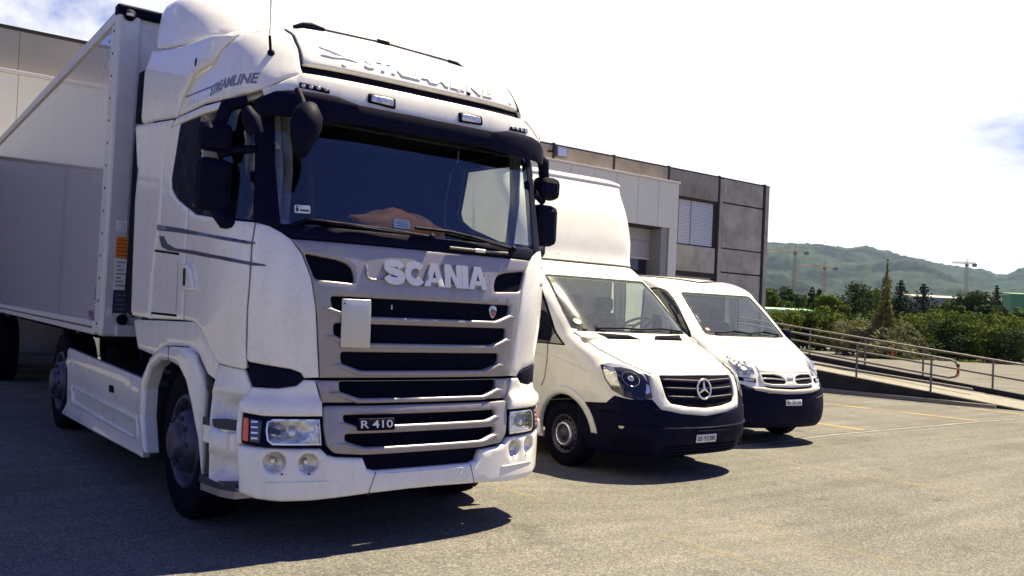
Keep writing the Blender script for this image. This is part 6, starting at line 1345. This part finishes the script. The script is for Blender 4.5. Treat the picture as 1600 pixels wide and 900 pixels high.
# tower cranes
CRN = mat('crane_paint', (.34, .17, .10), .5)
def crane(x, y, zt_, zj, l0, l1, ang, label):
    e = empty('tower_crane', (x, y, 0), label, 'crane', 'tower cranes under the hill'); d = Vector((math.cos(ang), math.sin(ang), 0)); m_ = MB(); h = .8; Zb = 0
    for sx in (-h, h):
        for sy in (-h, h): m_.tube([(x + sx, y + sy, Zb), (x + sx, y + sy, zj)], .12, 4)
    k = int(zj/3)
    for i in range(k):
        z = Zb + i*3
        for a, b in (((-h, -h), (h, -h)), ((h, h), (-h, h)), ((-h, h), (-h, -h)), ((h, -h), (h, h))): m_.tube([(x + a[0], y + a[1], z), (x + b[0], y + b[1], z + 3)], .06, 4)
    m_.build('mast', CRN, e)
    j = MB(); n = Vector((-d.y, d.x, 0))*.6; c = Vector((x, y, zj))
    for q in (n, -n): j.tube([c + d*l0 + q, c + d*l1 + q], .14, 4)
    j.tube([c + d*l0*.98 + Vector((0, 0, .9)), c + Vector((0, 0, 1.3)), c + d*l1 + Vector((0, 0, .6))], .14, 4)
    for i in range(30):
        t0 = l0 + (l1 - l0)*i/30; t1 = l0 + (l1 - l0)*(i + .5)/30; j.tube([c + d*t0 + n, c + d*t1 + Vector((0, 0, 1.1))], .07, 4); j.tube([c + d*t1 + Vector((0, 0, 1.1)), c + d*(t0 + (l1 - l0)/30) - n], .07, 4)
    j.build('jib', CRN, e); MB().box((x - .9, y - .9, zj - 2.2), (x + .9, y + .9, zj - .2), .1).build('cab', CRN, e)
    MB().tube([c, Vector((x, y, zt_))], .22, 4).tube([Vector((x, y, zt_)), c + d*l0*.7 + Vector((0, 0, 1))], .06, 4).tube([Vector((x, y, zt_)), c + d*l1*.8 + Vector((0, 0, .8))], .06, 4).build('tower_head', CRN, e)
    cw = c + d*l1*.85; MB().box(cw - Vector((1.2, 1.2, 2.0)), cw + Vector((1.2, 1.2, .2)), .1).build('counterweight', FW, e)
ca = -math.atan2(math.sin(YAW), math.cos(YAW))
crane(511.5, 359, 56.3, 51.8, -19.5, 9, ca, 'left tower crane of three, tallest, near the warehouse corner'); crane(572.7, 376, 48.5, 45.5, -20.5, 9.7, ca, 'middle tower crane of three with a long low jib'); crane(627.7, 297.5, 54.3, 50.6, -10.7, 6.5, ca, 'right tower crane of three, standing above the factory')

# ------------------------------------------------------------------ wooded hills
from mathutils import noise as mn
RIDGE = [(1200, 4050, 330), (1900, 3560, 345), (2609, 3028, 357), (2847, 2851, 365), (3085, 2673, 367), (3323, 2496, 372), (3442, 2408, 376), (3549, 2328, 373), (3609, 2284, 365), (3691, 2222, 379), (3800, 2142, 350), (3897, 2071, 329), (3993, 2000, 308), (4136, 1893, 295), (4185, 1858, 277), (4221, 1831, 279), (4255, 1805, 305), (4278, 1787, 313), (4515, 1610, 335), (4991, 1256, 349), (5400, 600, 330), (5600, -200, 300)]
def hill(name, nx, ny, m):
    rg = np.array(RIDGE, float); s = np.concatenate([[0], np.cumsum(np.hypot(np.diff(rg[:, 0]), np.diff(rg[:, 1])))]); q = np.linspace(0, s[-1], nx)
    rx, ry, rz = (np.interp(q, s, rg[:, i]) for i in range(3)); V = []
    cx_, cy_ = -2.9, -4.7
    for j in range(ny):
        f = j/(ny - 1)*1.25
        for i in range(nx):
            k = .50 + .50*f; x, y = cx_ + (rx[i] - cx_)*k, cy_ + (ry[i] - cy_)*k
            g = f if f <= 1 else 1 - (f - 1)*1.2; base = rz[i]*(.14 + .86*g**1.25) if f <= 1 else rz[i]*g
            a = mn.fractal(Vector((x*.0016, y*.0016, 0)), 1, 2, 5)*70*min(1, (1 - min(f, 1))*3.5 + .02); b = mn.fractal(Vector((x*.02, y*.02, 3)), .8, 2, 4)*7; c = abs(mn.noise(Vector((x*.055, y*.055, 9))))*11
            V.append((x, y, base + a + b + c - 3))
    obj(name, V, [(j*nx + i, j*nx + i + 1, (j+1)*nx + i + 1, (j+1)*nx + i) for j in range(ny-1) for i in range(nx-1)], m, None, True)['kind'] = 'structure'
WOOD = bpy.data.materials.new('wooded_slope'); t, n, l, b = nodes(WOOD); b.inputs['Roughness'].default_value = .95; b.inputs['Specular IOR Level'].default_value = .05
tc = n.new('ShaderNodeTexCoord'); n1 = n.new('ShaderNodeTexNoise'); n1.inputs['Scale'].default_value = .004; n1.inputs['Detail'].default_value = 4; n2 = n.new('ShaderNodeTexNoise'); n2.inputs['Scale'].default_value = .022; n2.inputs['Detail'].default_value = 5; n2.inputs['Roughness'].default_value = .7
l.new(tc.outputs['Object'], n1.inputs['Vector']); l.new(tc.outputs['Object'], n2.inputs['Vector']); ad = n.new('ShaderNodeMath'); ad.operation = 'ADD'; l.new(n1.outputs[0], ad.inputs[0]); l.new(n2.outputs[0], ad.inputs[1])
rp_ = n.new('ShaderNodeValToRGB'); mr_ = n.new('ShaderNodeMapRange'); mr_.inputs['From Min'].default_value = .84; mr_.inputs['From Max'].default_value = 1.2; l.new(ad.outputs[0], mr_.inputs[0]); l.new(mr_.outputs[0], rp_.inputs[0])
rp_.color_ramp.elements[0].color = (.002, .004, .006, 1); rp_.color_ramp.elements[1].color = (.036, .056, .040, 1); l.new(rp_.outputs[0], b.inputs['Base Color'])
hill('hills', 620, 90, WOOD)
# low rise in front of the hill foot, fields and tree lines
fb = []
for k in range(150):
    t_ = rng.random(); px = 700 + 500*t_ + rng.uniform(-40, 40); py = 640 - 520*t_ + rng.uniform(-40, 40); fb.append((px, py, rng.uniform(1, 9), rng.uniform(4, 8), .8))
tag(crown_mesh('far_wood', LEAF[2], fb, 9000, 1.6, None), kind='stuff')

# ------------------------------------------------------------------ air
HAZE = bpy.data.materials.new('haze'); HAZE.use_nodes = True; t = HAZE.node_tree; t.nodes.clear(); o_ = t.nodes.new('ShaderNodeOutputMaterial'); pv = t.nodes.new('ShaderNodeVolumePrincipled')
pv.inputs['Color'].default_value = (.44, .66, 1, 1); pv.inputs['Density'].default_value = 4.6e-5; pv.inputs['Anisotropy'].default_value = .2; t.links.new(pv.outputs[0], o_.inputs['Volume'])
hb_ = MB().box((-7060, -7060, -1.6), (7060, 7060, 480)).build('haze', HAZE); hb_['kind'] = 'stuff'
